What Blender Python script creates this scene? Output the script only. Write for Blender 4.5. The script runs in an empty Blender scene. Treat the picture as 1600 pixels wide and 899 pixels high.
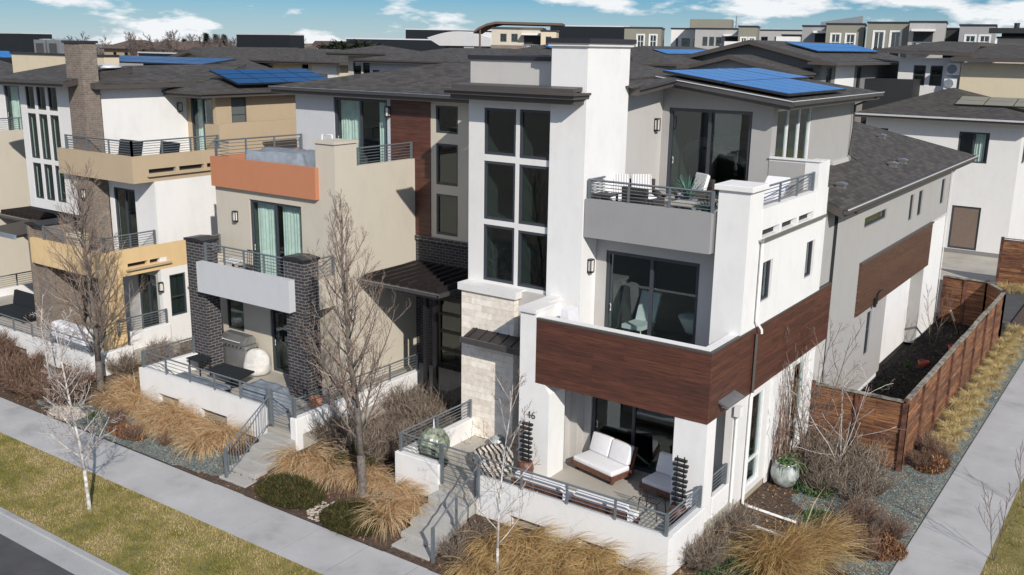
import bpy, math, random
import numpy as np
from mathutils import Vector, Matrix, noise as mnoise
R = math.radians
scene = bpy.context.scene

# ------------------------------------------------------------------ camera
cam = bpy.data.cameras.new("camera"); cam_ob = bpy.data.objects.new("camera", cam)
scene.collection.objects.link(cam_ob); scene.camera = cam_ob
YAW, PIT, ROLL = -0.60777689, 0.24311722, 0.01569409
fw = Vector((math.sin(YAW)*math.cos(PIT), math.cos(YAW)*math.cos(PIT), -math.sin(PIT)))
rt = Vector((math.cos(YAW), -math.sin(YAW), 0)); up = rt.cross(fw)
r2 = rt*math.cos(ROLL) + up*math.sin(ROLL); u2 = up*math.cos(ROLL) - rt*math.sin(ROLL)
cam_ob.matrix_world = Matrix(((r2.x, u2.x, -fw.x, 0), (r2.y, u2.y, -fw.y, 0), (r2.z, u2.z, -fw.z, 12.0), (0, 0, 0, 1)))
cam.sensor_width = 36.0; cam.lens = 36.0*1521.14/1600
cam.clip_start = 0.1; cam.clip_end = 6000
scene.render.resolution_x = 1024; scene.render.resolution_y = 575

# ------------------------------------------------------------------ light
CLOUD_LOC = (1.9, 0.4, 0.8)
SUN_EL, SUN_AZ = R(31), math.atan2(0.804, -0.595)
world = bpy.data.worlds.new("World"); scene.world = world; world.use_nodes = True
wt = world.node_tree; wn = wt.nodes; wl = wt.links
bgn = wn['Background']; bgn.inputs['Strength'].default_value = 0.058
sky = wn.new('ShaderNodeTexSky'); sky.sky_type = 'NISHITA'; sky.sun_disc = False
sky.sun_elevation = SUN_EL; sky.sun_rotation = SUN_AZ; sky.air_density = 1.0; sky.dust_density = 0.4; sky.ozone_density = 1.6
tc = wn.new('ShaderNodeTexCoord')
sep = wn.new('ShaderNodeSeparateXYZ'); wl.new(tc.outputs['Generated'], sep.inputs[0])
# clouds: project the view direction on a flat layer overhead
mp = wn.new('ShaderNodeMapping'); mp.inputs['Scale'].default_value = (1.0, 1.0, 3.6); mp.inputs['Location'].default_value = CLOUD_LOC
wl.new(tc.outputs['Generated'], mp.inputs[0])
cn = wn.new('ShaderNodeTexNoise'); cn.inputs['Scale'].default_value = 9.0; cn.inputs['Detail'].default_value = 8; cn.inputs['Roughness'].default_value = 0.56
wl.new(mp.outputs[0], cn.inputs['Vector'])
cn2 = wn.new('ShaderNodeTexNoise'); cn2.inputs['Scale'].default_value = 2.1; cn2.inputs['Detail'].default_value = 3; wl.new(mp.outputs[0], cn2.inputs['Vector'])
ca = wn.new('ShaderNodeMath'); ca.operation = 'MULTIPLY_ADD'; ca.inputs[1].default_value = 0.55; wl.new(cn2.outputs['Fac'], ca.inputs[0]); wl.new(cn.outputs['Fac'], ca.inputs[2])
cr = wn.new('ShaderNodeValToRGB'); cr.color_ramp.elements[0].position = 0.775; cr.color_ramp.elements[1].position = 0.865
wl.new(ca.outputs[0], cr.inputs[0])
tint = wn.new('ShaderNodeMix'); tint.data_type = 'RGBA'; tint.blend_type = 'MULTIPLY'; tint.inputs['Factor'].default_value = 1.0
tint.inputs['B'].default_value = (0.46, 0.90, 1.46, 1); wl.new(sky.outputs[0], tint.inputs['A'])
cmix = wn.new('ShaderNodeMix'); cmix.data_type = 'RGBA'; cmix.inputs['B'].default_value = (15.6, 16.0, 16.4, 1)
hz = wn.new('ShaderNodeMath'); hz.operation = 'MULTIPLY_ADD'; hz.inputs[1].default_value = -9; hz.inputs[2].default_value = 0.40; hz.use_clamp = True; wl.new(sep.outputs['Z'], hz.inputs[0])
hmx = wn.new('ShaderNodeMath'); hmx.operation = 'MAXIMUM'; wl.new(hz.outputs[0], hmx.inputs[0]); wl.new(cr.outputs[0], hmx.inputs[1])
wl.new(hmx.outputs[0], cmix.inputs['Factor']); wl.new(tint.outputs['Result'], cmix.inputs['A'])
wl.new(cmix.outputs['Result'], bgn.inputs['Color'])
sun = bpy.data.lights.new("sun", 'SUN'); sun.energy = 4.5; sun.angle = R(0.5); sun.color = (1.0, 0.94, 0.85)
sun_ob = bpy.data.objects.new("sun", sun); scene.collection.objects.link(sun_ob)
sun_ob.location = (30, -20, 60)
ld = Vector((-0.804*math.cos(SUN_EL), 0.595*math.cos(SUN_EL), -math.sin(SUN_EL)))
sun_ob.rotation_euler = ld.to_track_quat('-Z', 'Y').to_euler()
scene.view_settings.view_transform = 'Standard'; scene.view_settings.look = 'None'
scene.view_settings.exposure = 0.0; scene.view_settings.gamma = 1.0

# ------------------------------------------------------------------ helpers
COL = scene.collection
rnd = random.Random(7)

class MB:
    def __init__(s): s.v = []; s.f = []; s.smooth = False
    def add(s, vs, fs):
        n = len(s.v); s.v.extend(vs); s.f.extend([tuple(i+n for i in f) for f in fs]); return s
    def box(s, x0, x1, y0, y1, z0, z1):
        if x0 > x1: x0, x1 = x1, x0
        if y0 > y1: y0, y1 = y1, y0
        if z0 > z1: z0, z1 = z1, z0
        return s.add([(x0,y0,z0),(x1,y0,z0),(x1,y1,z0),(x0,y1,z0),(x0,y0,z1),(x1,y0,z1),(x1,y1,z1),(x0,y1,z1)],
                     [(0,3,2,1),(4,5,6,7),(0,1,5,4),(1,2,6,5),(2,3,7,6),(3,0,4,7)])
    def quad(s, a, b, c, d): return s.add([a, b, c, d], [(0,1,2,3)])
    def slab(s, pts, th, off=0):
        n = len(pts)
        top = [(p[0], p[1], p[2]-off) for p in pts]; bot = [(p[0], p[1], p[2]-off-th) for p in pts]
        fs = [tuple(range(n)), tuple(range(2*n-1, n-1, -1))] + [(i, i+n, (i+1) % n+n, (i+1) % n) for i in range(n)]
        return s.add(top+bot, fs)
    def prism(s, pts, vec):
        n = len(pts); q = [tuple(p[i]+vec[i] for i in range(3)) for p in pts]
        fs = [tuple(range(n)), tuple(range(2*n-1, n-1, -1))] + [(i, i+n, (i+1) % n+n, (i+1) % n) for i in range(n)]
        return s.add(list(pts)+q, fs)
    def tube(s, pts, rad, n=6, cap=True):
        if not hasattr(rad, '__len__'): rad = [rad]*len(pts)
        P = [Vector(p) for p in pts]; base = len(s.v); ref = None
        for i, p in enumerate(P):
            d = (P[min(i+1, len(P)-1)] - P[max(i-1, 0)])
            if d.length < 1e-9: d = Vector((0, 0, 1))
            d.normalize()
            if ref is None: ref = Vector((0, 0, 1)) if abs(d.z) < 0.9 else Vector((1, 0, 0))
            a = d.cross(ref).normalized(); b = d.cross(a); ref = b.cross(d) if False else ref
            for k in range(n):
                t = 2*math.pi*k/n; q = p + (a*math.cos(t) + b*math.sin(t))*rad[i]; s.v.append(q[:])
        for i in range(len(P)-1):
            for k in range(n):
                s.f.append((base+i*n+k, base+i*n+(k+1) % n, base+(i+1)*n+(k+1) % n, base+(i+1)*n+k))
        if cap:
            s.f.append(tuple(base+k for k in range(n-1, -1, -1))); m = base+(len(P)-1)*n; s.f.append(tuple(m+k for k in range(n)))
        return s
    def lathe(s, c, prof, n=20, sx=1, sy=1):
        base = len(s.v)
        for r, z in prof:
            for k in range(n):
                t = 2*math.pi*k/n; s.v.append((c[0]+r*sx*math.cos(t), c[1]+r*sy*math.sin(t), c[2]+z))
        for i in range(len(prof)-1):
            for k in range(n):
                s.f.append((base+i*n+k, base+i*n+(k+1) % n, base+(i+1)*n+(k+1) % n, base+(i+1)*n+k))
        s.f.append(tuple(base+k for k in range(n-1, -1, -1))); m = base+(len(prof)-1)*n; s.f.append(tuple(m+k for k in range(n)))
        return s
    def build(s, name, m, parent=None, smooth=False, bevel=0):
        me = bpy.data.meshes.new(name); off = Vector((0, 0, 0)); p = parent
        while p is not None: off += p.location; p = p.parent
        me.from_pydata([(v[0]-off.x, v[1]-off.y, v[2]-off.z) for v in s.v], [], s.f)
        me.materials.append(m); me.update()
        if smooth or s.smooth:
            me.polygons.foreach_set('use_smooth', [True]*len(me.polygons))
        o = bpy.data.objects.new(name, me); COL.objects.link(o); o.parent = parent
        if bevel:
            b = o.modifiers.new('bevel', 'BEVEL'); b.width = bevel; b.segments = 2; b.limit_method = 'ANGLE'
        return o

def thing(name, label, cat, loc=(0,0,0), group=None, rz=0):
    o = bpy.data.objects.new(name, None); COL.objects.link(o); o.location = loc; o.empty_display_size = 0.3
    o.rotation_euler = (0, 0, rz); o['label'] = label; o['category'] = cat
    if group: o['group'] = group
    return o
def tag(o, label, cat, group=None):
    o['label'] = label; o['category'] = cat
    if group: o['group'] = group
    return o
def struct(o): o['kind'] = 'structure'; return o
def copy_tree(o, parent=None):
    c = o.copy(); COL.objects.link(c); c.parent = parent
    for ch in list(o.children): copy_tree(ch, c)
    return c
def localmb(o_loc):
    return MB()

# wall slab with rectangular holes.  ax 'y': outer face looks to -Y at y=pos; ax 'x': outer face looks to +X at x=pos
def wall(mb, ax, pos, a0, a1, z0, z1, holes=(), t=0.2):
    A = sorted(set([a0, a1] + [min(max(h[0], a0), a1) for h in holes] + [min(max(h[1], a0), a1) for h in holes]))
    Z = sorted(set([z0, z1] + [min(max(h[2], z0), z1) for h in holes] + [min(max(h[3], z0), z1) for h in holes]))
    def P(a, z, d):
        return (a, pos+d, z) if ax == 'y' else (pos-d, a, z)
    solid = {}
    for i in range(len(A)-1):
        for j in range(len(Z)-1):
            ca, cz = (A[i]+A[i+1])/2, (Z[j]+Z[j+1])/2
            solid[i, j] = not any(h[0] < ca < h[1] and h[2] < cz < h[3] for h in holes)
    for (i, j), s in solid.items():
        if not s: continue
        a, b, c, d = A[i], A[i+1], Z[j], Z[j+1]
        mb.quad(P(a,c,0), P(b,c,0), P(b,d,0), P(a,d,0))
        mb.quad(P(b,c,t), P(a,c,t), P(a,d,t), P(b,d,t))
        if not solid.get((i-1, j), False): mb.quad(P(a,c,t), P(a,c,0), P(a,d,0), P(a,d,t))
        if not solid.get((i+1, j), False): mb.quad(P(b,c,0), P(b,c,t), P(b,d,t), P(b,d,0))
        if not solid.get((i, j-1), False): mb.quad(P(a,c,t), P(b,c,t), P(b,c,0), P(a,c,0))
        if not solid.get((i, j+1), False): mb.quad(P(a,d,0), P(b,d,0), P(b,d,t), P(a,d,t))
    return mb

# ------------------------------------------------------------------ materials
MATS = {}
def nt(name):
    m = bpy.data.materials.new(name); m.use_nodes = True; t = m.node_tree
    return m, t, t.nodes, t.links, t.nodes['Principled BSDF']
def coords(n, l, scale=(1,1,1)):
    g = n.new('ShaderNodeNewGeometry'); mpn = n.new('ShaderNodeMapping'); mpn.inputs['Scale'].default_value = scale
    l.new(g.outputs['Position'], mpn.inputs['Vector']); return mpn.outputs[0]
def noise_node(n, l, vec, scale, detail=4, rough=0.55):
    x = n.new('ShaderNodeTexNoise'); x.inputs['Scale'].default_value = scale; x.inputs['Detail'].default_value = detail
    x.inputs['Roughness'].default_value = rough; l.new(vec, x.inputs['Vector']); return x
def ramp(n, l, fac, stops):
    r = n.new('ShaderNodeValToRGB'); e = r.color_ramp.elements
    e[0].position, e[0].color = stops[0][0], (*stops[0][1], 1); e[1].position, e[1].color = stops[-1][0], (*stops[-1][1], 1)
    for p, c in stops[1:-1]: q = e.new(p); q.color = (*c, 1)
    l.new(fac, r.inputs[0]); return r.outputs[0]
def sc(c, k): return tuple(max(0, x*k) for x in c)
def bump(n, l, h, b, strength, dist=0.01):
    x = n.new('ShaderNodeBump'); x.inputs['Strength'].default_value = strength; x.inputs['Distance'].default_value = dist
    l.new(h, x.inputs['Height']); l.new(x.outputs[0], b.inputs['Normal']); return x
def stucco(name, c, var=0.07, rough=0.92):
    m, t, n, l, b = nt(name)
    v = coords(n, l); big = noise_node(n, l, v, 0.55, 5, 0.6)
    vs = coords(n, l, (1.2, 1.2, 0.55)); streak = noise_node(n, l, vs, 2.2, 5, 0.65)
    add = n.new('ShaderNodeMath'); add.operation = 'ADD'; l.new(big.outputs['Fac'], add.inputs[0]); l.new(streak.outputs['Fac'], add.inputs[1])
    hf = n.new('ShaderNodeMath'); hf.operation = 'MULTIPLY'; hf.inputs[1].default_value = 0.5; l.new(add.outputs[0], hf.inputs[0])
    col = ramp(n, l, hf.outputs[0], [(0.3, sc(c, 1-var*1.6)), (0.5, c), (0.7, sc(c, 1+var*0.6))])
    l.new(col, b.inputs['Base Color']); b.inputs['Roughness'].default_value = rough
    fine = noise_node(n, l, v, 55, 4, 0.7); bump(n, l, fine.outputs['Fac'], b, 0.35, 0.006)
    return m
def plain(name, c, rough=0.5, metal=0.0, var=0.05, scale=6, bmp=0.0):
    m, t, n, l, b = nt(name); v = coords(n, l); x = noise_node(n, l, v, scale, 4)
    l.new(ramp(n, l, x.outputs['Fac'], [(0.3, sc(c, 1-var*1.5)), (0.7, sc(c, 1+var))]), b.inputs['Base Color'])
    b.inputs['Roughness'].default_value = rough; b.inputs['Metallic'].default_value = metal
    if bmp: bump(n, l, noise_node(n, l, v, scale*6, 3).outputs['Fac'], b, bmp, 0.01)
    return m
def uvz(n, l):   # u = x+y (runs along any axis-aligned wall), v = z
    g = n.new('ShaderNodeNewGeometry'); s = n.new('ShaderNodeSeparateXYZ'); l.new(g.outputs['Position'], s.inputs[0])
    a = n.new('ShaderNodeMath'); a.operation = 'ADD'; l.new(s.outputs[0], a.inputs[0]); l.new(s.outputs[1], a.inputs[1])
    c = n.new('ShaderNodeCombineXYZ'); l.new(a.outputs[0], c.inputs[0]); l.new(s.outputs[2], c.inputs[1]); return c.outputs[0], s
def brick(name, c1, c2, mortar, w=0.30, h=0.1, ms=0.014, bias=0.0, var=0.25):
    m, t, n, l, b = nt(name); uv, s = uvz(n, l)
    x = n.new('ShaderNodeTexBrick'); x.inputs['Scale'].default_value = 1.0
    x.inputs['Brick Width'].default_value = w; x.inputs['Row Height'].default_value = h; x.inputs['Mortar Size'].default_value = ms
    x.inputs['Mortar Smooth'].default_value = 0.2; x.inputs['Bias'].default_value = bias
    x.inputs['Color1'].default_value = (*c1, 1); x.inputs['Color2'].default_value = (*c2, 1); x.inputs['Mortar'].default_value = (*mortar, 1)
    l.new(uv, x.inputs['Vector'])
    v = coords(n, l); z = noise_node(n, l, v, 7, 5)
    mxn = n.new('ShaderNodeMix'); mxn.data_type = 'RGBA'; mxn.blend_type = 'MULTIPLY'; mxn.inputs['Factor'].default_value = 1
    l.new(x.outputs['Color'], mxn.inputs['A']); l.new(ramp(n, l, z.outputs['Fac'], [(0.3, (1-var,)*3), (0.7, (1+var*0.5,)*3)]), mxn.inputs['B'])
    l.new(mxn.outputs['Result'], b.inputs['Base Color']); b.inputs['Roughness'].default_value = 0.85
    inv = n.new('ShaderNodeMath'); inv.operation = 'SUBTRACT'; inv.inputs[0].default_value = 1.0; l.new(x.outputs['Fac'], inv.inputs[1])
    bump(n, l, inv.outputs[0], b, 0.7, 0.012)
    return m
def siding(name, c, c2):
    m, t, n, l, b = nt(name); uv, s = uvz(n, l)
    x = n.new('ShaderNodeTexBrick'); x.offset = 0.37; x.inputs['Scale'].default_value = 1.0
    x.inputs['Brick Width'].default_value = 2.4; x.inputs['Row Height'].default_value = 0.145; x.inputs['Mortar Size'].default_value = 0.004
    x.inputs['Color1'].default_value = (*c, 1); x.inputs['Color2'].default_value = (*c2, 1); x.inputs['Mortar'].default_value = (*sc(c, 0.35), 1)
    l.new(uv, x.inputs['Vector'])
    mp_ = n.new('ShaderNodeMapping'); mp_.inputs['Scale'].default_value = (0.9, 16, 1); l.new(uv, mp_.inputs['Vector'])
    g = noise_node(n, l, mp_.outputs[0], 1.7, 7, 0.62)
    mxn = n.new('ShaderNodeMix'); mxn.data_type = 'RGBA'; mxn.blend_type = 'MULTIPLY'; mxn.inputs['Factor'].default_value = 1
    l.new(x.outputs['Color'], mxn.inputs['A']); l.new(ramp(n, l, g.outputs['Fac'], [(0.3, (0.45,)*3), (0.5, (0.95,)*3), (0.72, (1.55, 1.45, 1.35))]), mxn.inputs['B'])
    l.new(mxn.outputs['Result'], b.inputs['Base Color']); b.inputs['Roughness'].default_value = 0.5
    inv = n.new('ShaderNodeMath'); inv.operation = 'SUBTRACT'; inv.inputs[0].default_value = 1.0; l.new(x.outputs['Fac'], inv.inputs[1])
    bump(n, l, inv.outputs[0], b, 0.5, 0.008)
    return m
def shingles(name, along, c=(0.060, 0.055, 0.051)):
    m, t, n, l, b = nt(name); g = n.new('ShaderNodeNewGeometry'); s = n.new('ShaderNodeSeparateXYZ'); l.new(g.outputs['Position'], s.inputs[0])
    cb = n.new('ShaderNodeCombineXYZ')
    l.new(s.outputs[0 if along == 'x' else 1], cb.inputs[0]); l.new(s.outputs[1 if along == 'x' else 0], cb.inputs[1])
    x = n.new('ShaderNodeTexBrick'); x.inputs['Scale'].default_value = 1.0
    x.inputs['Brick Width'].default_value = 0.33; x.inputs['Row Height'].default_value = 0.145; x.inputs['Mortar Size'].default_value = 0.006
    x.inputs['Color1'].default_value = (*sc(c, 0.62), 1); x.inputs['Color2'].default_value = (*sc(c, 1.35), 1); x.inputs['Mortar'].default_value = (*sc(c, 0.45), 1)
    l.new(cb.outputs[0], x.inputs['Vector'])
    v = coords(n, l); z = noise_node(n, l, v, 0.8, 6, 0.6); z2 = noise_node(n, l, v, 40, 3)
    mxn = n.new('ShaderNodeMix'); mxn.data_type = 'RGBA'; mxn.blend_type = 'MULTIPLY'; mxn.inputs['Factor'].default_value = 1
    l.new(x.outputs['Color'], mxn.inputs['A']); l.new(ramp(n, l, z.outputs['Fac'], [(0.3, (0.88,)*3), (0.7, (1.1, 1.09, 1.07))]), mxn.inputs['B'])
    m2 = n.new('ShaderNodeMix'); m2.data_type = 'RGBA'; m2.blend_type = 'MULTIPLY'; m2.inputs['Factor'].default_value = 1
    l.new(mxn.outputs['Result'], m2.inputs['A']); l.new(ramp(n, l, z2.outputs['Fac'], [(0.3, (0.7,)*3), (0.7, (1.3,)*3)]), m2.inputs['B'])
    l.new(m2.outputs['Result'], b.inputs['Base Color']); b.inputs['Roughness'].default_value = 0.9
    bump(n, l, x.outputs['Fac'], b, 0.4, 0.01).invert = True
    return m
def ground_mat(name, cols, scale, bscale, bstr=0.6, bdist=0.03, rough=0.95, vor=None, detail=8):
    m, t, n, l, b = nt(name); v = coords(n, l)
    a = noise_node(n, l, v, scale, detail, 0.65)
    col = ramp(n, l, a.outputs['Fac'], cols)
    if vor:
        vv = n.new('ShaderNodeTexVoronoi'); vv.inputs['Scale'].default_value = vor; l.new(v, vv.inputs['Vector'])
        sp = n.new('ShaderNodeSeparateXYZ'); l.new(vv.outputs['Color'], sp.inputs[0])
        mxn = n.new('ShaderNodeMix'); mxn.data_type = 'RGBA'; mxn.blend_type = 'MULTIPLY'; mxn.inputs['Factor'].default_value = 1
        l.new(col, mxn.inputs['A']); l.new(ramp(n, l, sp.outputs[0], [(0.0, (0.5,)*3), (1.0, (1.5,)*3)]), mxn.inputs['B']); col = mxn.outputs['Result']
        bump(n, l, vv.outputs['Distance'], b, bstr, bdist).invert = True
    else:
        bump(n, l, noise_node(n, l, v, bscale, 6, 0.7).outputs['Fac'], b, bstr, bdist)
    l.new(col, b.inputs['Base Color']); b.inputs['Roughness'].default_value = rough
    return m
def attr_mat(name, stops, rough=0.85, objvar=0.0, trans=0.0):   # colour picked per blade / twig / leaf from a stored 'tone'
    m, t, n, l, b = nt(name)
    a = n.new('ShaderNodeAttribute'); a.attribute_name = 'tone'
    col = ramp(n, l, a.outputs['Fac'], stops)
    l.new(col, b.inputs['Base Color']); b.inputs['Roughness'].default_value = rough
    b.inputs['Specular IOR Level'].default_value = 0.25
    if trans:
        tl = n.new('ShaderNodeBsdfTranslucent'); l.new(col, tl.inputs[0]); mxs = n.new('ShaderNodeMixShader'); mxs.inputs[0].default_value = trans
        l.new(b.outputs[0], mxs.inputs[1]); l.new(tl.outputs[0], mxs.inputs[2]); l.new(mxs.outputs[0], n['Material Output'].inputs['Surface'])
    return m
def glass(name, tintc=(0.85, 0.915, 0.90), refl=(0.9, 0.97, 1.0)):
    m, t, n, l, b = nt(name); n.remove(b); out = n['Material Output']
    tr = n.new('ShaderNodeBsdfTransparent'); tr.inputs[0].default_value = (*tintc, 1)
    gl = n.new('ShaderNodeBsdfGlossy'); gl.inputs['Color'].default_value = (*refl, 1); gl.inputs['Roughness'].default_value = 0.015
    lw_ = n.new('ShaderNodeLayerWeight'); lw_.inputs[0].default_value = 0.5
    pw = n.new('ShaderNodeMath'); pw.operation = 'POWER'; pw.inputs[1].default_value = 5.0; l.new(lw_.outputs['Facing'], pw.inputs[0])
    fr = n.new('ShaderNodeMath'); fr.operation = 'MULTIPLY_ADD'; fr.inputs[1].default_value = 0.9; fr.inputs[2].default_value = 0.055; l.new(pw.outputs[0], fr.inputs[0])
    v = coords(n, l); wv = noise_node(n, l, v, 1.4, 1); bp_ = n.new('ShaderNodeBump'); bp_.inputs['Strength'].default_value = 0.06; bp_.inputs['Distance'].default_value = 0.02
    l.new(wv.outputs['Fac'], bp_.inputs['Height']); l.new(bp_.outputs[0], gl.inputs['Normal'])
    mxs = n.new('ShaderNodeMixShader'); l.new(fr.outputs[0], mxs.inputs[0]); l.new(tr.outputs[0], mxs.inputs[1]); l.new(gl.outputs[0], mxs.inputs[2])
    l.new(mxs.outputs[0], out.inputs['Surface']); return m
def solar(name, k=1.0):
    m, t, n, l, b = nt(name); v = coords(n, l)
    x = n.new('ShaderNodeTexBrick'); x.offset = 0; x.inputs['Scale'].default_value = 1; x.inputs['Brick Width'].default_value = 0.16; x.inputs['Row Height'].default_value = 0.16
    x.inputs['Mortar Size'].default_value = 0.006; x.inputs['Color1'].default_value = (0.0, 0.155*k, 0.46*k, 1); x.inputs['Color2'].default_value = (0.0, 0.175*k, 0.50*k, 1)
    x.inputs['Mortar'].default_value = (0.002, 0.045, 0.16, 1); l.new(v, x.inputs['Vector']); l.new(x.outputs['Color'], b.inputs['Base Color'])
    b.inputs['Roughness'].default_value = 0.30; b.inputs['Specular IOR Level'].default_value = 0.12
    return m
def seam_metal(name, c): return plain(name, c, 0.42, 0.3, 0.12, 3)
def striped(name, ca, cb, axis=0, freq=24):
    m, t, n, l, b = nt(name); tcn = n.new('ShaderNodeTexCoord')
    w = n.new('ShaderNodeTexWave'); w.inputs['Scale'].default_value = freq; w.bands_direction = 'XYZ'[axis]
    l.new(tcn.outputs['Object'], w.inputs['Vector']); l.new(ramp(n, l, w.outputs['Fac'], [(0.62, ca), (0.7, cb)]), b.inputs['Base Color']); b.inputs['Roughness'].default_value = 0.9
    return m
def zebra(name):
    m, t, n, l, b = nt(name); tcn = n.new('ShaderNodeTexCoord')
    w = n.new('ShaderNodeTexWave'); w.inputs['Scale'].default_value = 3.2; w.inputs['Distortion'].default_value = 3.5; w.inputs['Detail'].default_value = 1.5; w.bands_direction = 'DIAGONAL'
    l.new(tcn.outputs['Object'], w.inputs['Vector']); l.new(ramp(n, l, w.outputs['Fac'], [(0.46, (0.03, 0.022, 0.02)), (0.54, (0.50, 0.47, 0.43))]), b.inputs['Base Color']); b.inputs['Roughness'].default_value = 0.95
    return m

M = dict(
 white=stucco('white_stucco', (0.74, 0.735, 0.73), 0.06), white2=stucco('soft_white_stucco', (0.68, 0.672, 0.662), 0.05),
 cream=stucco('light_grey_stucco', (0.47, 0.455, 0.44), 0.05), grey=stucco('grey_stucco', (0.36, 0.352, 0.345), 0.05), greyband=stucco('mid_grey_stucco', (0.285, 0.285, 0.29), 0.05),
 dgrey=stucco('dim_grey_stucco', (0.20, 0.197, 0.195), 0.05),
 beige=stucco('beige_stucco', (0.52, 0.475, 0.40), 0.05), orange=stucco('terracotta_stucco', (0.46, 0.19, 0.10), 0.06),
 bluegrey=stucco('blue_grey_stucco', (0.50, 0.515, 0.54), 0.05), tan=stucco('tan_stucco', (0.44, 0.345, 0.235), 0.05),
 yellow=stucco('yellow_stucco', (0.66, 0.48, 0.26), 0.06), creamy=stucco('cream_stucco', (0.60, 0.52, 0.38), 0.05), olive=stucco('olive_stucco', (0.22, 0.215, 0.175), 0.05),
 brickd=brick('dark_brick', (0.028, 0.027, 0.032), (0.05, 0.045, 0.05), (0.20, 0.19, 0.185), 0.30, 0.105, 0.014),
 brickdd=brick('dark_entry_brick', (0.022, 0.021, 0.025), (0.04, 0.037, 0.042), (0.13, 0.125, 0.125), 0.28, 0.10, 0.013),
 brickb=brick('brown_brick', (0.17, 0.135, 0.11), (0.22, 0.175, 0.145), (0.26, 0.23, 0.20), 0.26, 0.08, 0.010),
 stone=brick('limestone_veneer', (0.72, 0.65, 0.57), (0.88, 0.82, 0.74), (0.66, 0.60, 0.53), 0.74, 0.19, 0.003, 0, 0.16),
 wood=siding('ipe_siding', (0.108, 0.040, 0.026), (0.072, 0.028, 0.019)), woodp=siding('brown_siding', (0.115, 0.058, 0.038), (0.09, 0.045, 0.03)),
 shx=shingles('shingle_roof_x', 'x'), shy=shingles('shingle_roof_y', 'y'),
 fascia=plain('fascia_paint', (0.075, 0.066, 0.061), 0.5), gutter=plain('dark_gutter', (0.075, 0.072, 0.075), 0.4, 0.2), gutterw=plain('light_gutter', (0.62, 0.63, 0.65), 0.4, 0.2),
 frame=plain('window_frame_dark', (0.045, 0.05, 0.062), 0.4), framew=plain('window_frame_white', (0.75, 0.75, 0.76), 0.5),
 rail=plain('railing_metal', (0.17, 0.195, 0.215), 0.45, 0.35), black=plain('black_metal', (0.018, 0.018, 0.02), 0.4, 0.2), coping=plain('coping_metal', (0.035, 0.035, 0.042), 0.4, 0.3),
 seam=seam_metal('standing_seam_metal', (0.035, 0.03, 0.03)), concrete=None, glass=glass('window_glass'), glassd=glass('deep_glass', (0.6, 0.68, 0.67)),
 curtain=plain('curtain_fabric', (0.74, 0.76, 0.73), 0.95, 0, 0.1, 3), inter=plain('interior_paint', (0.10, 0.115, 0.11), 0.9), interd=plain('interior_dark', (0.016, 0.024, 0.023), 0.9), floorw=plain('interior_floor', (0.12, 0.09, 0.07), 0.6),  # interd: near-black teal stands in for dim rooms and dark pane reflections
 solar=solar('solar_cells'), solar2=solar('solar_cells_navy', .38), alu=plain('brushed_steel', (0.42, 0.42, 0.42), 0.35, 0.8), fabric=plain('white_cushion', (0.72, 0.72, 0.75), 0.95, 0, 0.03, 9, 0.2), teak=plain('dark_teak', (0.13, 0.055, 0.035), 0.5, 0, 0.3, 12),
 wicker=plain('dark_wicker', (0.045, 0.035, 0.032), 0.7, 0, 0.3, 40, 0.5), stripe=striped('striped_pillow', (0.75, 0.74, 0.74), (0.12, 0.115, 0.13), 0, 7),
 cover=plain('grey_cover', (0.20, 0.23, 0.27), 0.8, 0, 0.15, 4, 0.4), lampglass=plain('lamp_diffuser', (0.75, 0.73, 0.70), 0.3), zebra=zebra('zebra_fabric'),
 fence=None, trunk=plain('grey_bark', (0.15, 0.13, 0.115), 0.9, 0, 0.3, 14, 0.8), bark2=plain('brown_bark', (0.15, 0.11, 0.09), 0.9, 0, 0.3, 14, 0.8), birch=plain('birch_bark', (0.52, 0.49, 0.47), 0.8, 0, 0.35, 9, 0.4),
 red=plain('red_paint', (0.42, 0.09, 0.06), 0.6), tealw=plain('teal_plastic', (0.10, 0.42, 0.55), 0.4), dark=plain('near_black', (0.02, 0.022, 0.025), 0.7), darkblue=plain('dark_cladding', (0.006, 0.010, 0.015), 0.95),
 brownroof=plain('brown_roof', (0.12, 0.085, 0.07), 0.9), garage=plain('garage_door_brown', (0.17, 0.125, 0.10), 0.6), urn=plain('glazed_urn', (0.38, 0.41, 0.40), 0.25, 0, 0.35, 5), greenglass=plain('verdigris_glass', (0.24, 0.27, 0.20), 0.25, 0, 0.55, 7), podc=plain('pale_canvas', (0.60, 0.585, 0.56), 0.95, 0, 0.12, 5, 0.5), numeral=plain('numeral_metal', (0.06, 0.06, 0.062), 0.5),
)
def conc(name, c, joints=None):
    m, t, n, l, b = nt(name); v = coords(n, l); a = noise_node(n, l, v, 0.7, 8, 0.62); a2 = noise_node(n, l, v, 60, 3)
    col = ramp(n, l, a.outputs['Fac'], [(0.28, sc(c, 0.70)), (0.45, sc(c, .95)), (0.55, c), (0.75, sc(c, 1.14))])
    mxn = n.new('ShaderNodeMix'); mxn.data_type = 'RGBA'; mxn.blend_type = 'MULTIPLY'; mxn.inputs['Factor'].default_value = 1
    l.new(col, mxn.inputs['A']); l.new(ramp(n, l, a2.outputs['Fac'], [(0.3, (0.88,)*3), (0.7, (1.1,)*3)]), mxn.inputs['B'])
    l.new(mxn.outputs['Result'], b.inputs['Base Color']); b.inputs['Roughness'].default_value = 0.9
    bump(n, l, a2.outputs['Fac'], b, 0.25, 0.004); return m
M['concrete'] = conc('sidewalk_concrete', (0.43, 0.43, 0.435)); M['concb'] = conc('patio_concrete', (0.40, 0.375, 0.33)); M['curbc'] = conc('curb_concrete', (0.36, 0.365, 0.37))
M['foundation'] = conc('foundation_concrete', (0.36, 0.31, 0.24)); M['step'] = conc('step_concrete', (0.40, 0.39, 0.37))
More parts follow.
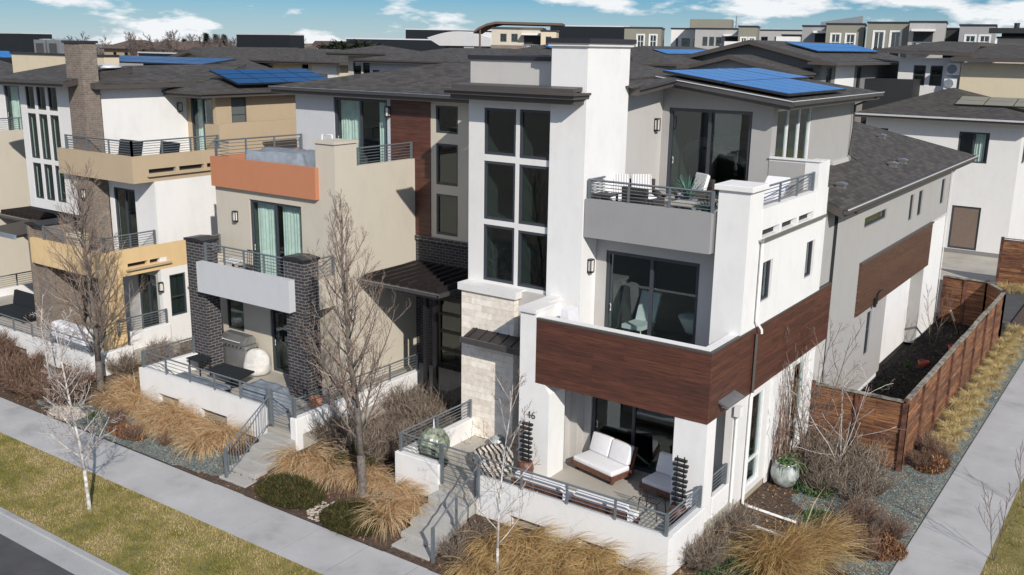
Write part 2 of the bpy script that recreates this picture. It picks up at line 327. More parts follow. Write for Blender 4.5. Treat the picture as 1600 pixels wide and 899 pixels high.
M['asphalt'] = ground_mat('asphalt', [(0.3, (0.055, 0.055, 0.058)), (0.7, (0.085, 0.085, 0.088))], 1.2, 90, 0.4, 0.01)
M['soil'] = ground_mat('mulch_soil', [(0.25, (0.035, 0.024, 0.018)), (0.5, (0.085, 0.058, 0.042)), (0.75, (0.16, 0.115, 0.08))], 9, 30, 0.9, 0.05)
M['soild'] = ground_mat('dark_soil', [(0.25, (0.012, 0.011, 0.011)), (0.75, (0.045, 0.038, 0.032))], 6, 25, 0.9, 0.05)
M['gravel'] = ground_mat('blue_gravel', [(0.3, (0.10, 0.125, 0.12)), (0.6, (0.17, 0.20, 0.19)), (0.75, (0.26, 0.27, 0.24))], 5, 30, 0.9, 0.03, vor=26)
M['lawnb'] = ground_mat('dormant_lawn', [(0.28, (0.10, 0.10, 0.02)), (0.42, (0.19, 0.17, 0.05)), (0.55, (0.28, 0.23, 0.10)), (0.72, (0.11, 0.13, 0.02))], 1.1, 60, 1.0, 0.03)
M['farground'] = ground_mat('far_ground', [(0.3, (0.13, 0.11, 0.09)), (0.7, (0.20, 0.17, 0.13))], 0.05, 2, 0.2, 0.05)
def fence_mat():
    m, t, n, l, b = nt('weathered_fence_boards'); uv, s = uvz(n, l)
    x = n.new('ShaderNodeTexBrick'); x.offset = 0.4; x.inputs['Scale'].default_value = 1.0; x.inputs['Brick Width'].default_value = 2.4; x.inputs['Row Height'].default_value = 0.15; x.inputs['Mortar Size'].default_value = 0.006
    x.inputs['Color1'].default_value = (0.30, 0.135, 0.060, 1); x.inputs['Color2'].default_value = (0.13, 0.055, 0.03, 1); x.inputs['Mortar'].default_value = (0.02, 0.012, 0.01, 1); l.new(uv, x.inputs['Vector'])
    mp_ = n.new('ShaderNodeMapping'); mp_.inputs['Scale'].default_value = (1, 9, 1); l.new(uv, mp_.inputs['Vector'])
    g = noise_node(n, l, mp_.outputs[0], 1.5, 8, 0.68)
    mxn = n.new('ShaderNodeMix'); mxn.data_type = 'RGBA'; mxn.blend_type = 'MULTIPLY'; mxn.inputs['Factor'].default_value = 1
    l.new(x.outputs['Color'], mxn.inputs['A']); l.new(ramp(n, l, g.outputs['Fac'], [(0.34, (0.18, 0.17, 0.17)), (0.48, (0.8,)*3), (0.7, (1.7, 1.65, 1.5))]), mxn.inputs['B'])
    l.new(mxn.outputs['Result'], b.inputs['Base Color']); b.inputs['Roughness'].default_value = 0.75
    bump(n, l, x.outputs['Fac'], b, 0.5, 0.012).invert = True; return m
M['fence'] = fence_mat(); M['fpost'] = plain('fence_post_wood', (0.12, 0.05, 0.032), 0.7, 0, 0.5, 5); M['fcap'] = plain('weathered_cap_board', (0.26, 0.24, 0.20), 0.85, 0, 0.5, 5)
M['straw'] = attr_mat('dry_grass', [(0, (0.40, 0.22, 0.11)), (0.3, (0.66, 0.43, 0.23)), (0.6, (0.80, 0.61, 0.37)), (1, (0.84, 0.74, 0.50))], trans=.35)
M['strawy'] = attr_mat('yellow_grass', [(0, (0.32, 0.19, 0.09)), (0.4, (0.66, 0.45, 0.20)), (0.8, (0.82, 0.64, 0.35)), (1, (0.62, 0.56, 0.26))], trans=.35)
M['mound'] = attr_mat('mounded_grass', [(0, (0.34, 0.24, 0.11)), (0.5, (0.72, 0.56, 0.30)), (1, (0.62, 0.60, 0.26))], trans=.3)
M['lawn'] = attr_mat('lawn_blades', [(0, (0.10, 0.12, 0.014)), (0.3, (0.20, 0.19, 0.025)), (0.6, (0.36, 0.285, 0.09)), (1, (0.50, 0.385, 0.20))])
M['juniper'] = attr_mat('juniper_needles', [(0, (0.025, 0.032, 0.010)), (0.6, (0.062, 0.060, 0.018)), (1, (0.13, 0.085, 0.035))])
M['twigr'] = attr_mat('red_twigs', [(0, (0.09, 0.052, 0.04)), (0.6, (0.20, 0.12, 0.09)), (1, (0.38, 0.28, 0.20))])
M['twigb'] = attr_mat('brown_twigs', [(0, (0.10, 0.075, 0.06)), (0.6, (0.24, 0.19, 0.155)), (1, (0.46, 0.38, 0.29))])
M['twigp'] = attr_mat('pear_twigs', [(0, (0.15, 0.105, 0.085)), (0.6, (0.28, 0.205, 0.165)), (1, (0.50, 0.41, 0.33))])
M['leafd'] = attr_mat('dry_leaves', [(0, (0.10, 0.045, 0.03)), (0.6, (0.22, 0.11, 0.06)), (1, (0.42, 0.27, 0.13))])
M['green'] = attr_mat('green_leaves', [(0, (0.04, 0.085, 0.04)), (0.6, (0.085, 0.15, 0.06)), (1, (0.20, 0.24, 0.10))])
M['agave'] = attr_mat('agave_leaves', [(0, (0.05, 0.12, 0.10)), (1, (0.12, 0.22, 0.17))])
M['fartree'] = attr_mat('far_twigs', [(0, (0.08, 0.068, 0.065)), (1, (0.19, 0.16, 0.15))]); M['farever'] = attr_mat('far_evergreen', [(0, (0.018, 0.03, 0.02)), (1, (0.05, 0.06, 0.03))])
M['twigw'] = attr_mat('pale_twigs', [(0, (0.22, 0.17, 0.15)), (0.6, (0.45, 0.40, 0.37)), (1, (0.66, 0.62, 0.60))])
M['stone2'] = plain('pale_cobbles', (0.52, 0.47, 0.40), 0.85, 0, 0.2, 8)

# ------------------------------------------------------------------ ground, street, walks
def gz(x, y):
    t = min(max((y-15.88)/2.5, 0), 1); te = 1 if x < -8.5 else min(max((-4.43-x)/3.9, 0), 1)
    return 0.015 + 0.24*min(t, te)
def S(mb, name, m): return struct(mb.build(name, m))
S(MB().quad((-2500,-300,-0.42),(2500,-300,-0.42),(2500,4000,-0.42),(-2500,4000,-0.42)), 'ground', M['farground'])
S(MB().box(-160, 160, -6, 11.0, -0.6, -0.15), 'street', M['asphalt'])
S(MB().box(-160, 160, 11.0, 11.43, -0.6, -0.135), 'gutter_pan', M['curbc'])
cb = MB()
for i in range(-50, 30): cb.prism([(i*3.0, 11.43, -0.6), (i*3.0, 11.62, -0.6), (i*3.0, 11.62, 0.0), (i*3.0, 11.47, 0.0), (i*3.0, 11.435, -0.03)], (2.985, 0, 0))
S(cb, 'curb', M['curbc'])
S(MB().box(-160, -4.43, 11.62, 14.27, -0.5, -0.012), 'lawn', M['lawnb'])
S(MB().box(-2.69, 60, 11.62, 120, -0.5, -0.012), 'side_lawn', M['lawnb'])
wk = MB(); j = 0
for i in range(60): wk.box(-100+i*1.6, -100+i*1.6+1.578, 14.27, 15.88, -0.4, 0.0)
S(wk, 'sidewalk', M['concrete'])
wk = MB()
for i in range(48): wk.box(-4.43, -2.69, 11.62+i*1.75, 11.62+i*1.75+1.73, -0.4, 0.0)
S(wk, 'side_walkway', M['concrete'])
jt = MB().box(-100, -4.43, 14.28, 15.87, -0.3, -0.012); jt.box(-4.42, -2.70, 11.7, 95, -0.3, -0.012); S(jt, 'walk_joint_bed', M['soild'])
# planting beds as a gently rising sheet
def sheet(name, x0, x1, y0, y1, st, m, off=0.0, amp=0.02, inside=None):
    nx = int((x1-x0)/st)+1; ny = int((y1-y0)/st)+1; mb = MB()
    for j in range(ny):
        for i in range(nx):
            x, y = x0+i*(x1-x0)/(nx-1), y0+j*(y1-y0)/(ny-1)
            edge = min(x-x0, x1-x, y-y0, y1-y)
            mb.v.append((x, y, gz(x, y)+off+amp*mnoise.noise(Vector((x*1.7, y*1.7, 3)))*min(1, edge*2)))
    for j in range(ny-1):
        for i in range(nx-1):
            x, y = x0+(i+.5)*(x1-x0)/(nx-1), y0+(j+.5)*(y1-y0)/(ny-1)
            if inside and not inside(x, y): continue
            mb.f.append((j*nx+i, j*nx+i+1, (j+1)*nx+i+1, (j+1)*nx+i))
    return struct(mb.build(name, m, smooth=True))
def fenced(x, y): return x > -8.5 and y > 28.15 and x < -5.7
sheet('planting_bed', -70, -4.43, 15.88, 30.0, 0.25, M['soil'], 0, 0.025, lambda x, y: not fenced(x, y))
S(MB().box(-70, -4.43, 15.885, 64, -0.4, -0.02), 'bed_base', M['soild'])
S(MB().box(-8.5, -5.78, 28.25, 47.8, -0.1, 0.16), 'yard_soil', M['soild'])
sheet('fence_bed', -5.72, -4.43, 29.9, 54, 0.2, M['soil'], 0.004, 0.02)
def blob(cx, cy, rx, ry, s=0.35):
    return lambda x, y: ((x-cx)/rx)**2+((y-cy)/ry)**2 < 1+s*mnoise.noise(Vector((x*1.3, y*1.3, cx)))
g1 = lambda x, y: blob(-25.6, 16.6, 5.6, 0.75)(x, y) and y > 15.93
sheet('gravel_bed', -31.5, -21.0, 15.9, 17.6, 0.1, M['gravel'], 0.016, 0.02, g1)
g2 = lambda x, y: blob(-5.6, 26.0, 2.0, 4.4, 0.5)(x, y) and not (x < -5.75 and y > 27.95)
sheet('side_gravel_bed', -8.4, -4.5, 20.5, 30.5, 0.1, M['gravel'], 0.016, 0.02, g2)
g3 = lambda x, y: x > -4.95+0.25*mnoise.noise(Vector((y, 0, 1)))
sheet('edge_gravel_strip', -5.4, -4.45, 20.0, 47.0, 0.1, M['gravel'], 0.02, 0.015, g3)
S(MB().box(-40, 20, 48.3, 55.8, -0.3, 0.0), 'alley', M['asphalt'])
S(MB().box(-60, -2.7, 55.8, 64.2, -0.3, 0.03), 'rear_apron', M['concb'])
S(MB().box(-8.6, -5.7, 45.6, 48.3, -0.3, 0.05), 'driveway', M['concb'])

# scatter meshes built with numpy
def np_mesh(name, V, F, tone, m, parent=None, kind=None):
    me = bpy.data.meshes.new(name); k = F.shape[1]
    me.vertices.add(len(V)); me.vertices.foreach_set('co', V.astype(np.float32).ravel())
    me.loops.add(F.size); me.loops.foreach_set('vertex_index', F.astype(np.int32).ravel())
    me.polygons.add(len(F)); me.polygons.foreach_set('loop_start', np.arange(0, F.size, k, dtype=np.int32))
    me.update(calc_edges=True)
    a = me.attributes.new('tone', 'FLOAT', 'POINT'); a.data.foreach_set('value', tone.astype(np.float32))
    me.materials.append(m); me.update()
    o = bpy.data.objects.new(name, me); COL.objects.link(o); o.parent = parent
    if kind: o['kind'] = kind
    return o
def blades(rng, base, az, elev, length, droop, width, segs=5, tone=None):
    """curved tapering strips: base (n,3), arrays for the rest"""
    n = len(base); P = base.copy(); e = elev.copy(); out = []
    side = np.stack([-np.sin(az), np.cos(az), np.zeros(n)], 1)
    tw = rng.uniform(-0.9, 0.9, n); side = side*np.cos(tw)[:, None] + np.array([0, 0, 1.0])*np.sin(tw)[:, None]*0.6
    az2 = az.copy()
    for s in range(segs+1):
        w = width*(1-0.85*(s/segs)**1.5)
        out.append(P - side*w[:, None]/2); out.append(P + side*w[:, None]/2)
        d = np.stack([np.cos(az2)*np.cos(e), np.sin(az2)*np.cos(e), np.sin(e)], 1)
        P = P + d*(length/segs)[:, None]; e = e - droop/segs; az2 = az2 + rng.uniform(-0.15, 0.15, n)
    V = np.stack(out, 1).reshape(-1, 3); k = 2*(segs+1)
    b0 = (np.arange(n)*k)[:, None]
    F = np.concatenate([np.stack([b0[:, 0]+2*s, b0[:, 0]+2*s+1, b0[:, 0]+2*s+3, b0[:, 0]+2*s+2], 1) for s in range(segs)], 0)
    t = rng.uniform(0, 1, n) if tone is None else tone
    return V, F, np.repeat(t, k)
rng = np.random.default_rng(5)
def lawn_blades(name, x0, x1, y0, y1, dens):
    n = int((x1-x0)*(y1-y0)*dens); x = rng.uniform(x0, x1, n); y = rng.uniform(y0, y1, n)
    nz = np.array([mnoise.noise(Vector((a*0.9, b*0.9, 0))) + 0.6*mnoise.noise(Vector((a*3.1, b*3.1, 5))) for a, b in zip(x, y)])
    tone = np.clip(0.55 - nz*0.75 + rng.normal(0, 0.2, n), 0, 1)
    V, F, t = blades(rng, np.stack([x, y, np.full(n, -0.02)], 1), rng.uniform(0, 6.28, n), rng.uniform(0.5, 1.4, n), rng.uniform(0.035, 0.085, n), rng.uniform(0.2, 1.4, n), rng.uniform(0.008, 0.015, n), 2, tone)
    return np_mesh(name, V, F, t, M['lawn'], None, 'stuff')
lawn_blades('grass', -32, -10, 11.65, 14.24, 1500)
lawn_blades('grass', -2.66, 0.5, 20, 32, 900)
def litter(name, x0, x1, y0, y1, n, m, smin, smax, zoff=0.02, inside=None):
    x = rng.uniform(x0, x1, n); y = rng.uniform(y0, y1, n)
    if inside is not None:
        k = np.array([inside(a, b) for a, b in zip(x, y)]); x, y = x[k], y[k]; n = len(x)
    z = np.array([gz(a, b) for a, b in zip(x, y)])+zoff
    s = rng.uniform(smin, smax, n); a = rng.uniform(0, 6.28, n); ti = rng.uniform(-0.5, 0.5, (n, 2))
    dx = np.stack([np.cos(a), np.sin(a), ti[:, 0]], 1)*s[:, None]; dy = np.stack([-np.sin(a), np.cos(a), ti[:, 1]], 1)*(s*rng.uniform(0.4, 0.9, n))[:, None]
    c = np.stack([x, y, z], 1); V = np.stack([c-dx, c-dy, c+dx, c+dy], 1).reshape(-1, 3)
    F = np.arange(4*n).reshape(-1, 4); return np_mesh(name, V, F, np.repeat(rng.uniform(0, 1, n), 4), m, None, 'stuff')
litter('leaf_litter', -38, -8.6, 15.95, 18.3, 9000, M['leafd'], 0.015, 0.04)
litter('leaf_litter', -8.4, -4.5, 17, 31, 5000, M['leafd'], 0.015, 0.045, 0.03, lambda x, y: not fenced(x, y))
litter('leaf_litter', -5.6, -4.5, 31, 47, 1500, M['leafd'], 0.015, 0.045, 0.03)
def pebbles(name, x0, x1, y0, y1, n, inside, m, smin, smax, tone=None):
    x = rng.uniform(x0, x1, n); y = rng.uniform(y0, y1, n); k = np.array([inside(a, b) for a, b in zip(x, y)]); x, y = x[k], y[k]; n = len(x)
    z = np.array([gz(a, b) for a, b in zip(x, y)])+0.02
    oc = np.array([(1,0,0),(0,1,0),(-1,0,0),(0,-1,0),(0,0,.7),(0,0,-.7)]); s = rng.uniform(smin, smax, n)
    jit = rng.uniform(0.6, 1.2, (n, 6, 1)); V = (np.stack([x, y, z], 1)[:, None, :] + oc[None]*s[:, None, None]*jit).reshape(-1, 3)
    f = np.array([(0,1,4),(1,2,4),(2,3,4),(3,0,4)]); F = (f[None]+(np.arange(n)*6)[:, None, None]).reshape(-1, 3)
    return np_mesh(name, V, F, np.repeat(rng.uniform(0, 1, n), 6), m, None, 'stuff')
M['peb'] = attr_mat('gravel_stones', [(0, (0.07, 0.09, 0.088)), (0.6, (0.17, 0.20, 0.19)), (0.93, (0.26, 0.28, 0.25)), (1, (0.6, 0.56, 0.42))])
M['pebw'] = attr_mat('pale_stones', [(0, (0.32, 0.27, 0.21)), (1, (0.62, 0.56, 0.48))])
pebbles('gravel', -31.5, -21, 15.93, 17.6, 12000, g1, M['peb'], 0.012, 0.03)
pebbles('gravel', -8.4, -4.46, 20.5, 30.5, 26000, g2, M['peb'], 0.012, 0.03)
pebbles('gravel', -5.2, -4.46, 20.0, 47.0, 12000, g3, M['peb'], 0.012, 0.03)
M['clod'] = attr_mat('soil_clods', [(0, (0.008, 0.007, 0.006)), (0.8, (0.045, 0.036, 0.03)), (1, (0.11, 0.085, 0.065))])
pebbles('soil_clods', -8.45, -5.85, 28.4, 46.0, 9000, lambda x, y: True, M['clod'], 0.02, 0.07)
pebbles('pale_stones', -29.9, -28.2, 15.95, 16.9, 900, blob(-29.1, 16.3, 0.8, 0.42), M['pebw'], 0.03, 0.08)
pebbles('pale_stones', -17.9, -16.8, 15.95, 17.2, 500, blob(-17.35, 16.4, 0.42, 0.5), M['pebw'], 0.025, 0.06)

# ------------------------------------------------------------------ building parts
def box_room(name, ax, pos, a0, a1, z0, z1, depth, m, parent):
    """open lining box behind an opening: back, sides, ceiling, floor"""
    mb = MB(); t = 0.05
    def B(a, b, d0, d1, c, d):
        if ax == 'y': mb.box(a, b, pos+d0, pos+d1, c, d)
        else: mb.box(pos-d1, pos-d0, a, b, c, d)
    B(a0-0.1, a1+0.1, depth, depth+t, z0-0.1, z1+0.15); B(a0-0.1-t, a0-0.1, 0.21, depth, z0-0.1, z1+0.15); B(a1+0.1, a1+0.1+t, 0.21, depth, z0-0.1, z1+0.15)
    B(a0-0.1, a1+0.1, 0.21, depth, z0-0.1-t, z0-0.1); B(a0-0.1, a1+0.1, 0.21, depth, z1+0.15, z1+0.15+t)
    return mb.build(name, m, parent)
def frame_mesh(ax, pos, a0, a1, z0, z1, fwid, rec, fd, vs=(), hs=()):
    mb = MB()
    def B(a, b, c, d, e=0.0):
        if ax == 'y': mb.box(a, b, pos+rec+e, pos+rec+fd-e, c, d)
        else: mb.box(pos-rec-fd+e, pos-rec-e, a, b, c, d)
    B(a0, a0+fwid, z0, z1); B(a1-fwid, a1, z0, z1); B(a0+fwid, a1-fwid, z0, z0+fwid); B(a0+fwid, a1-fwid, z1-fwid, z1)
    for v in vs: B(v-fwid*0.45, v+fwid*0.45, z0+fwid, z1-fwid, 0.004)
    for h in hs: B(a0+fwid, a1-fwid, h-fwid*0.4, h+fwid*0.4, 0.007)
    return mb
def curtain_mesh(ax, pos, a0, a1, z0, z1, rec):
    mb = MB(); n = max(8, int((a1-a0)/0.045)); base = len(mb.v)
    for i in range(n+1):
        a = a0+(a1-a0)*i/n; d = rec+0.04*math.sin(i*1.9)+0.015*math.sin(i*0.7)
        for z in (z0, z1): mb.v.append((a, pos+d, z) if ax == 'y' else (pos-d, a, z))
    for i in range(n): mb.f.append((base+2*i, base+2*i+2, base+2*i+3, base+2*i+1))
    return mb
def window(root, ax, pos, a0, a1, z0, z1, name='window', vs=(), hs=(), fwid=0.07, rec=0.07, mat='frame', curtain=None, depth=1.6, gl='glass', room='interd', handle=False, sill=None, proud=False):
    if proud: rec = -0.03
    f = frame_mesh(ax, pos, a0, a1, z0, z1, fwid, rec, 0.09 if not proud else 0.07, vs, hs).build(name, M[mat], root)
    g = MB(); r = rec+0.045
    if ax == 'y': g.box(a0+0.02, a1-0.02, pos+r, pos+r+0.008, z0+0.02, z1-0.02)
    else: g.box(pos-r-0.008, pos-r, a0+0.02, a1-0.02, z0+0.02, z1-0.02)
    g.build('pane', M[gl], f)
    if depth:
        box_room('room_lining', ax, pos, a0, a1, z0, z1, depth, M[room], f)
    if curtain:
        for c0, c1 in curtain: curtain_mesh(ax, pos, c0, c1, z0+0.05, z1-0.04, rec+0.24).build('curtain', M['curtain'], f)
    if handle:
        h = MB(); hz = z0+1.05; ha = a0+fwid*1.6
        if ax == 'y': h.tube([(ha, pos+rec-0.0, hz-.09), (ha+.05, pos+rec-0.05, hz-.08), (ha+.05, pos+rec-0.05, hz+.08), (ha, pos+rec-0.0, hz+.09)], 0.014, 6)
        else: h.tube([(pos-rec, ha, hz-.09), (pos-rec+.05, ha, hz-.08), (pos-rec+.05, ha, hz+.08), (pos-rec, ha, hz+.09)], 0.014, 6)
        h.build('handle', M['lampglass'], f)
    if sill:
        s = MB(); (s.box(a0-.05, a1+.05, pos-.04, pos+.06, z0-.07, z0-.003) if ax == 'y' else s.box(pos-.06, pos+.04, a0-.05, a1+.05, z0-.07, z0-.003)); s.build('sill', M[sill], f)
    return f
def rail(root, p0, p1, z0, z1, bars=5, step=1.15, ends=(True, True), name='railing', bottom=None, vertical=False, slope=(0, 0)):
    p0, p1 = Vector((*p0, 0)), Vector((*p1, 0)); L = (p1-p0).length; mb = MB()
    zb = z0 if bottom is None else bottom
    def pt(s, z): q = p0.lerp(p1, s); return (q.x, q.y, z + slope[0]*(1-s) + slope[1]*s)
    mb.tube([pt(0, z1), pt(1, z1)], 0.028, 4)
    if vertical:
        mb.tube([pt(0, z0+0.08), pt(1, z0+0.08)], 0.018, 4); n = int(L/0.12)
        for i in range(1, n): mb.tube([pt(i/n, z0+0.08), pt(i/n, z1)], 0.010, 4, False)
    else:
        for k in range(bars): z = z0+0.07+(z1-z0-0.07)*k/bars; mb.tube([pt(0, z), pt(1, z)], 0.0115, 4)
    r = mb.build(name, M['rail'], root)
    n = max(1, round(L/step))
    for i in range(n+1):
        if (i == 0 and not ends[0]) or (i == n and not ends[1]): continue
        w = 0.035 if 0 < i < n else 0.05
        a, b = pt(i/n, zb-0.02), pt(i/n, z1+(0.01 if 0 < i < n else 0.03))
        MB().box(a[0]-w*.7, a[0]+w*.7, a[1]-w*.7, a[1]+w*.7, a[2], b[2]).build('post', M['rail'], r)
    return r
def wall_lamp(root, ax, pos, a, z):
    mb = MB(); w, h, d = 0.085, 0.19, 0.13
    def B(m_, a0, a1, d0, d1, c, e):
        if ax == 'y': m_.box(a0, a1, pos-d1, pos-d0, c, e)
        else: m_.box(pos+d0, pos+d1, a0, a1, c, e)
    B(mb, a-w, a+w, 0, 0.02, z-h, z+h); B(mb, a-w, a+w, 0.02, d, z+h-0.03, z+h); B(mb, a-w, a+w, 0.02, d, z-h, z-h+0.03)
    for s in (-1, 1): B(mb, a+s*w-0.01, a+s*w+0.01, d-0.02, d, z-h+0.03, z+h-0.03)
    o = mb.build('wall_lamp', M['black'], root); g = MB(); B(g, a-w*.6, a+w*.6, 0.022, d-0.035, z-h*.75, z+h*.75); g.build('lamp_glass', M['lampglass'], o)
    return o
def roof(root, faces, th=0.2, name='roof', mats=None, fasc='fascia', off=0.05):
    """faces: list of (points, 'x'|'y') where the letter is the direction the shingle courses run"""
    r = None
    for pts, al in faces:
        o = MB().slab(pts, off-0.002).build(name if r is None else 'roof_slope', M['shx' if al == 'x' else 'shy'], root if r is None else r)
        if r is None: r = o
    f = MB()
    for pts, al in faces: f.slab(pts, th, off)
    f.build('fascia', M[fasc], r)
    return r
def gutter(root, p0, p1, m='gutter', s=0.11):
    v = Vector(p1)-Vector(p0); a = Vector((v.x, v.y, 0)).normalized(); nrm = Vector((a.y, -a.x, 0))*s
    mb = MB(); q = [Vector(p0), Vector(p0)+nrm+Vector((0,0,0.0)), Vector(p0)+nrm*0.95+Vector((0,0,-s*.9)), Vector(p0)+Vector((0,0,-s))]
    mb.prism([tuple(x) for x in q], tuple(v)); return mb.build('gutter', M[m], root)
def downspout(root, pts, m='fascia', w=0.045): return MB().tube(pts, w, 4).build('downspout', M[m], root)
def panels(root, o, u, v, nu, nv, su, sv, gap=0.05, lift=0.12, skip=(), cell='solar'):
    o, u, v = Vector(o), Vector(u).normalized(), Vector(v).normalized(); nn = u.cross(v).normalized()
    if nn.z < 0: nn = -nn
    for i in range(nu):
        for j in range(nv):
            if (i, j) in skip: continue
            p = o+u*(i*(su+gap))+v*(j*(sv+gap))+nn*lift
            pts = [p, p+u*su, p+u*su+v*sv, p+v*sv]
            f = MB().prism([tuple(q-nn*0.075) for q in pts], tuple(nn*0.07)).build('solar_panel', M['coping'], root)
            e = 0.012; pts = [p+u*e+v*e, p+u*(su-e)+v*e, p+u*(su-e)+v*(sv-e), p+u*e+v*(sv-e)]
            MB().prism([tuple(q-nn*0.004) for q in pts], tuple(nn*0.006)).build('cell_sheet', M[cell], f)
def roof_vent(root, x, y, z): 
    mb = MB().box(x-.12, x+.12, y-.12, y+.12, z-.04, z+.10); mb.prism([(x-.17, y-.15, z+.10), (x+.17, y-.15, z+.10), (x+.17, y-.15, z+.14), (x, y-.15, z+.18), (x-.17, y-.15, z+.14)], (0, .3, 0)); return mb.build('roof_vent', M['alu'], root)
def skylight(root, x, y, z, sl=-0.4, w=.45, l=.7):
    a = MB().slab([(x-w, y-l, z-sl*w*-1+.1), (x+w, y-l, z+sl*w+.1), (x+w, y+l, z+sl*w+.1), (x-w, y+l, z-sl*w+.1)], .09); return a.build('skylight', M['cover'], root)
def cap(mb, x0, x1, y0, y1, z0, z1, o=0.06): return mb.box(x0-o, x1+o, y0-o, y1+o, z0, z1)

# ================================================================== HOUSE 1 : white corner house, number 46
H1 = thing('townhouse', 'white and grey corner house with tall white chimney tower and reddish wood balcony band', 'house', (-12, 24, 0))
h = H1
# --- walls
w = MB()
twin = [(-16.39, -15.31, 9.04, 10.33), (-15.19, -14.15, 9.02, 10.34), (-16.39, -15.31, 7.20, 8.86), (-15.19, -14.15, 7.19, 8.85), (-16.39, -15.31, 5.41, 7.05), (-15.19, -14.15, 5.40, 7.01)]
wall(w, 'y', 22.08, -16.93, -14.02, 0.2, 10.88, twin, 0.2)
w.box(-16.93, -16.73, 22.28, 45.3, 0.0, 9.0); w.box(-16.93, -16.73, 22.28, 26.0, 9.0, 10.88)
w.box(-16.93, -8.7, 45.1, 45.3, 0.0, 7.2)
w.build('wall', M['white2'], h)
w = MB().box(-17.2, -17.0, 22.5, 26.2, 10.89, 11.62); w.box(-17.0, -14.12, 22.5, 22.7, 10.89, 11.62); w.box(-17.0, -14.3, 26.0, 26.2, 10.89, 11.62); w.box(-14.3, -14.121, 24.25, 26.2, 10.89, 11.62); w.build('roof_parapet', M['cream'], h)
c = MB(); c.box(-17.26, -14.123, 22.44, 22.76, 11.622, 11.74); c.box(-17.26, -16.94, 22.76, 26.26, 11.622, 11.74); c.box(-16.94, -14.06, 25.94, 26.26, 11.622, 11.74); c.build('coping', M['coping'], h)
MB().box(-16.9, -14.35, 22.75, 25.95, 10.7, 10.95).build('flat_roof', M['greyband'], h)
# chimney tower
ch = MB().box(-14.12, -13.03, 21.95, 24.2, 0.72, 12.02).build('chimney', M['white'], h)
MB().box(-14.19, -12.96, 21.88, 24.27, 12.021, 12.10).build('chimney_trim', M['white2'], ch)
MB().box(-14.24, -12.91, 21.83, 24.32, 12.102, 12.22).build('chimney_cap', M['coping'], ch)
# cornice over the tall windows
c = MB(); c.box(-17.1, -13.10, 21.45, 22.07, 10.57, 10.70); c.box(-17.2, -13.02, 21.30, 22.07, 10.701, 10.80); c.box(-17.25, -12.96, 21.22, 22.07, 10.801, 10.86)
c.slab([(-17.1, 21.5, 10.96), (-13.15, 21.5, 10.96), (-13.15, 21.94, 11.0), (-17.1, 21.94, 11.0)], 0.098); c.build('cornice', M['fascia'], h)
for (a0, a1, z0, z1) in twin:
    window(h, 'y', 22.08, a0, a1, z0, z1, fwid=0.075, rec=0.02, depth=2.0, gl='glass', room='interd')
# stone pier
st = MB().box(-16.86, -15.0, 21.68, 22.077, 0.3, 5.13); st.build('stone_pier', M['stone'], h)
MB().box(-16.95, -14.9, 21.6, 22.078, 5.132, 5.34).build('pier_cap', M['white2'], h)
# right piece next to the pier, entry recess, small canopy
MB().box(-14.98, -14.13, 21.9, 22.078, 3.3, 5.3).build('wall', M['cream'], h)
window(h, 'y', 22.06, -14.85, -14.2, 0.75, 3.1, 'entry_door', fwid=0.09, rec=-0.08, depth=0, gl='glassd', mat='black')
cn_ = MB().slab([(-16.42, 21.15, 3.88), (-13.94, 21.15, 3.88), (-13.94, 21.67, 4.05), (-16.42, 21.67, 4.05)], 0.08)
for i in range(7): cn_.prism([(-16.3+i*.38, 21.16, 3.882), (-16.27+i*.38, 21.16, 3.882), (-16.27+i*.38, 21.16, 3.91), (-16.3+i*.38, 21.16, 3.91)], (0, .5, .163))
cn_.build('entry_canopy', M['seam'], h); MB().box(-16.48, -13.94, 21.08, 21.148, 3.74, 3.90).build('gutter', M['gutter'], h)
MB().box(-16.38, -13.94, 21.17, 21.66, 3.70, 3.79).build('canopy_soffit', M['gutter'], h)
MB().box(-14.97, -13.55, 21.95, 22.1, 4.2, 4.5).build('ledge', M['white2'], h)
# column with the number
c = MB(); c.prism([(-13.9, 20.4, 0.72), (-12.95, 20.4, 0.72), (-12.95, 20.4, 3.12), (-13.1, 20.4, 3.36), (-13.40, 20.4, 3.364), (-13.40, 20.4, 5.26), (-13.9, 20.4, 5.26)], (0, 0.8, 0))
c.box(-13.9, -13.65, 21.2, 21.949, 3.4, 5.26); c.build('column', M['white'], h)
c = MB().box(-13.97, -13.38, 20.33, 21.25, 5.262, 5.36); c.box(-13.97, -13.6, 21.25, 21.948, 5.262, 5.36); c.build('column_cap', M['white2'], h)
def text_obj(txt, size, loc, rot, m, parent, ext=0.01, name='house_number'):
    cu = bpy.data.curves.new(name, 'FONT'); cu.body = txt; cu.size = size; cu.extrude = ext; cu.align_x = 'CENTER'
    o = bpy.data.objects.new(name, cu); COL.objects.link(o)
    dg = bpy.context.evaluated_depsgraph_get(); me = bpy.data.meshes.new_from_object(o.evaluated_get(dg))
    bpy.data.objects.remove(o); o = bpy.data.objects.new(name, me); me.materials.clear(); me.materials.append(m); COL.objects.link(o)
    o.parent = parent; o.location = Vector(loc)-(parent.location if parent else Vector()); o.rotation_euler = rot; return o
text_obj('46', 0.29, (-13.50, 20.388, 2.34), (R(90), 0, 0), M['numeral'], h, 0.006)
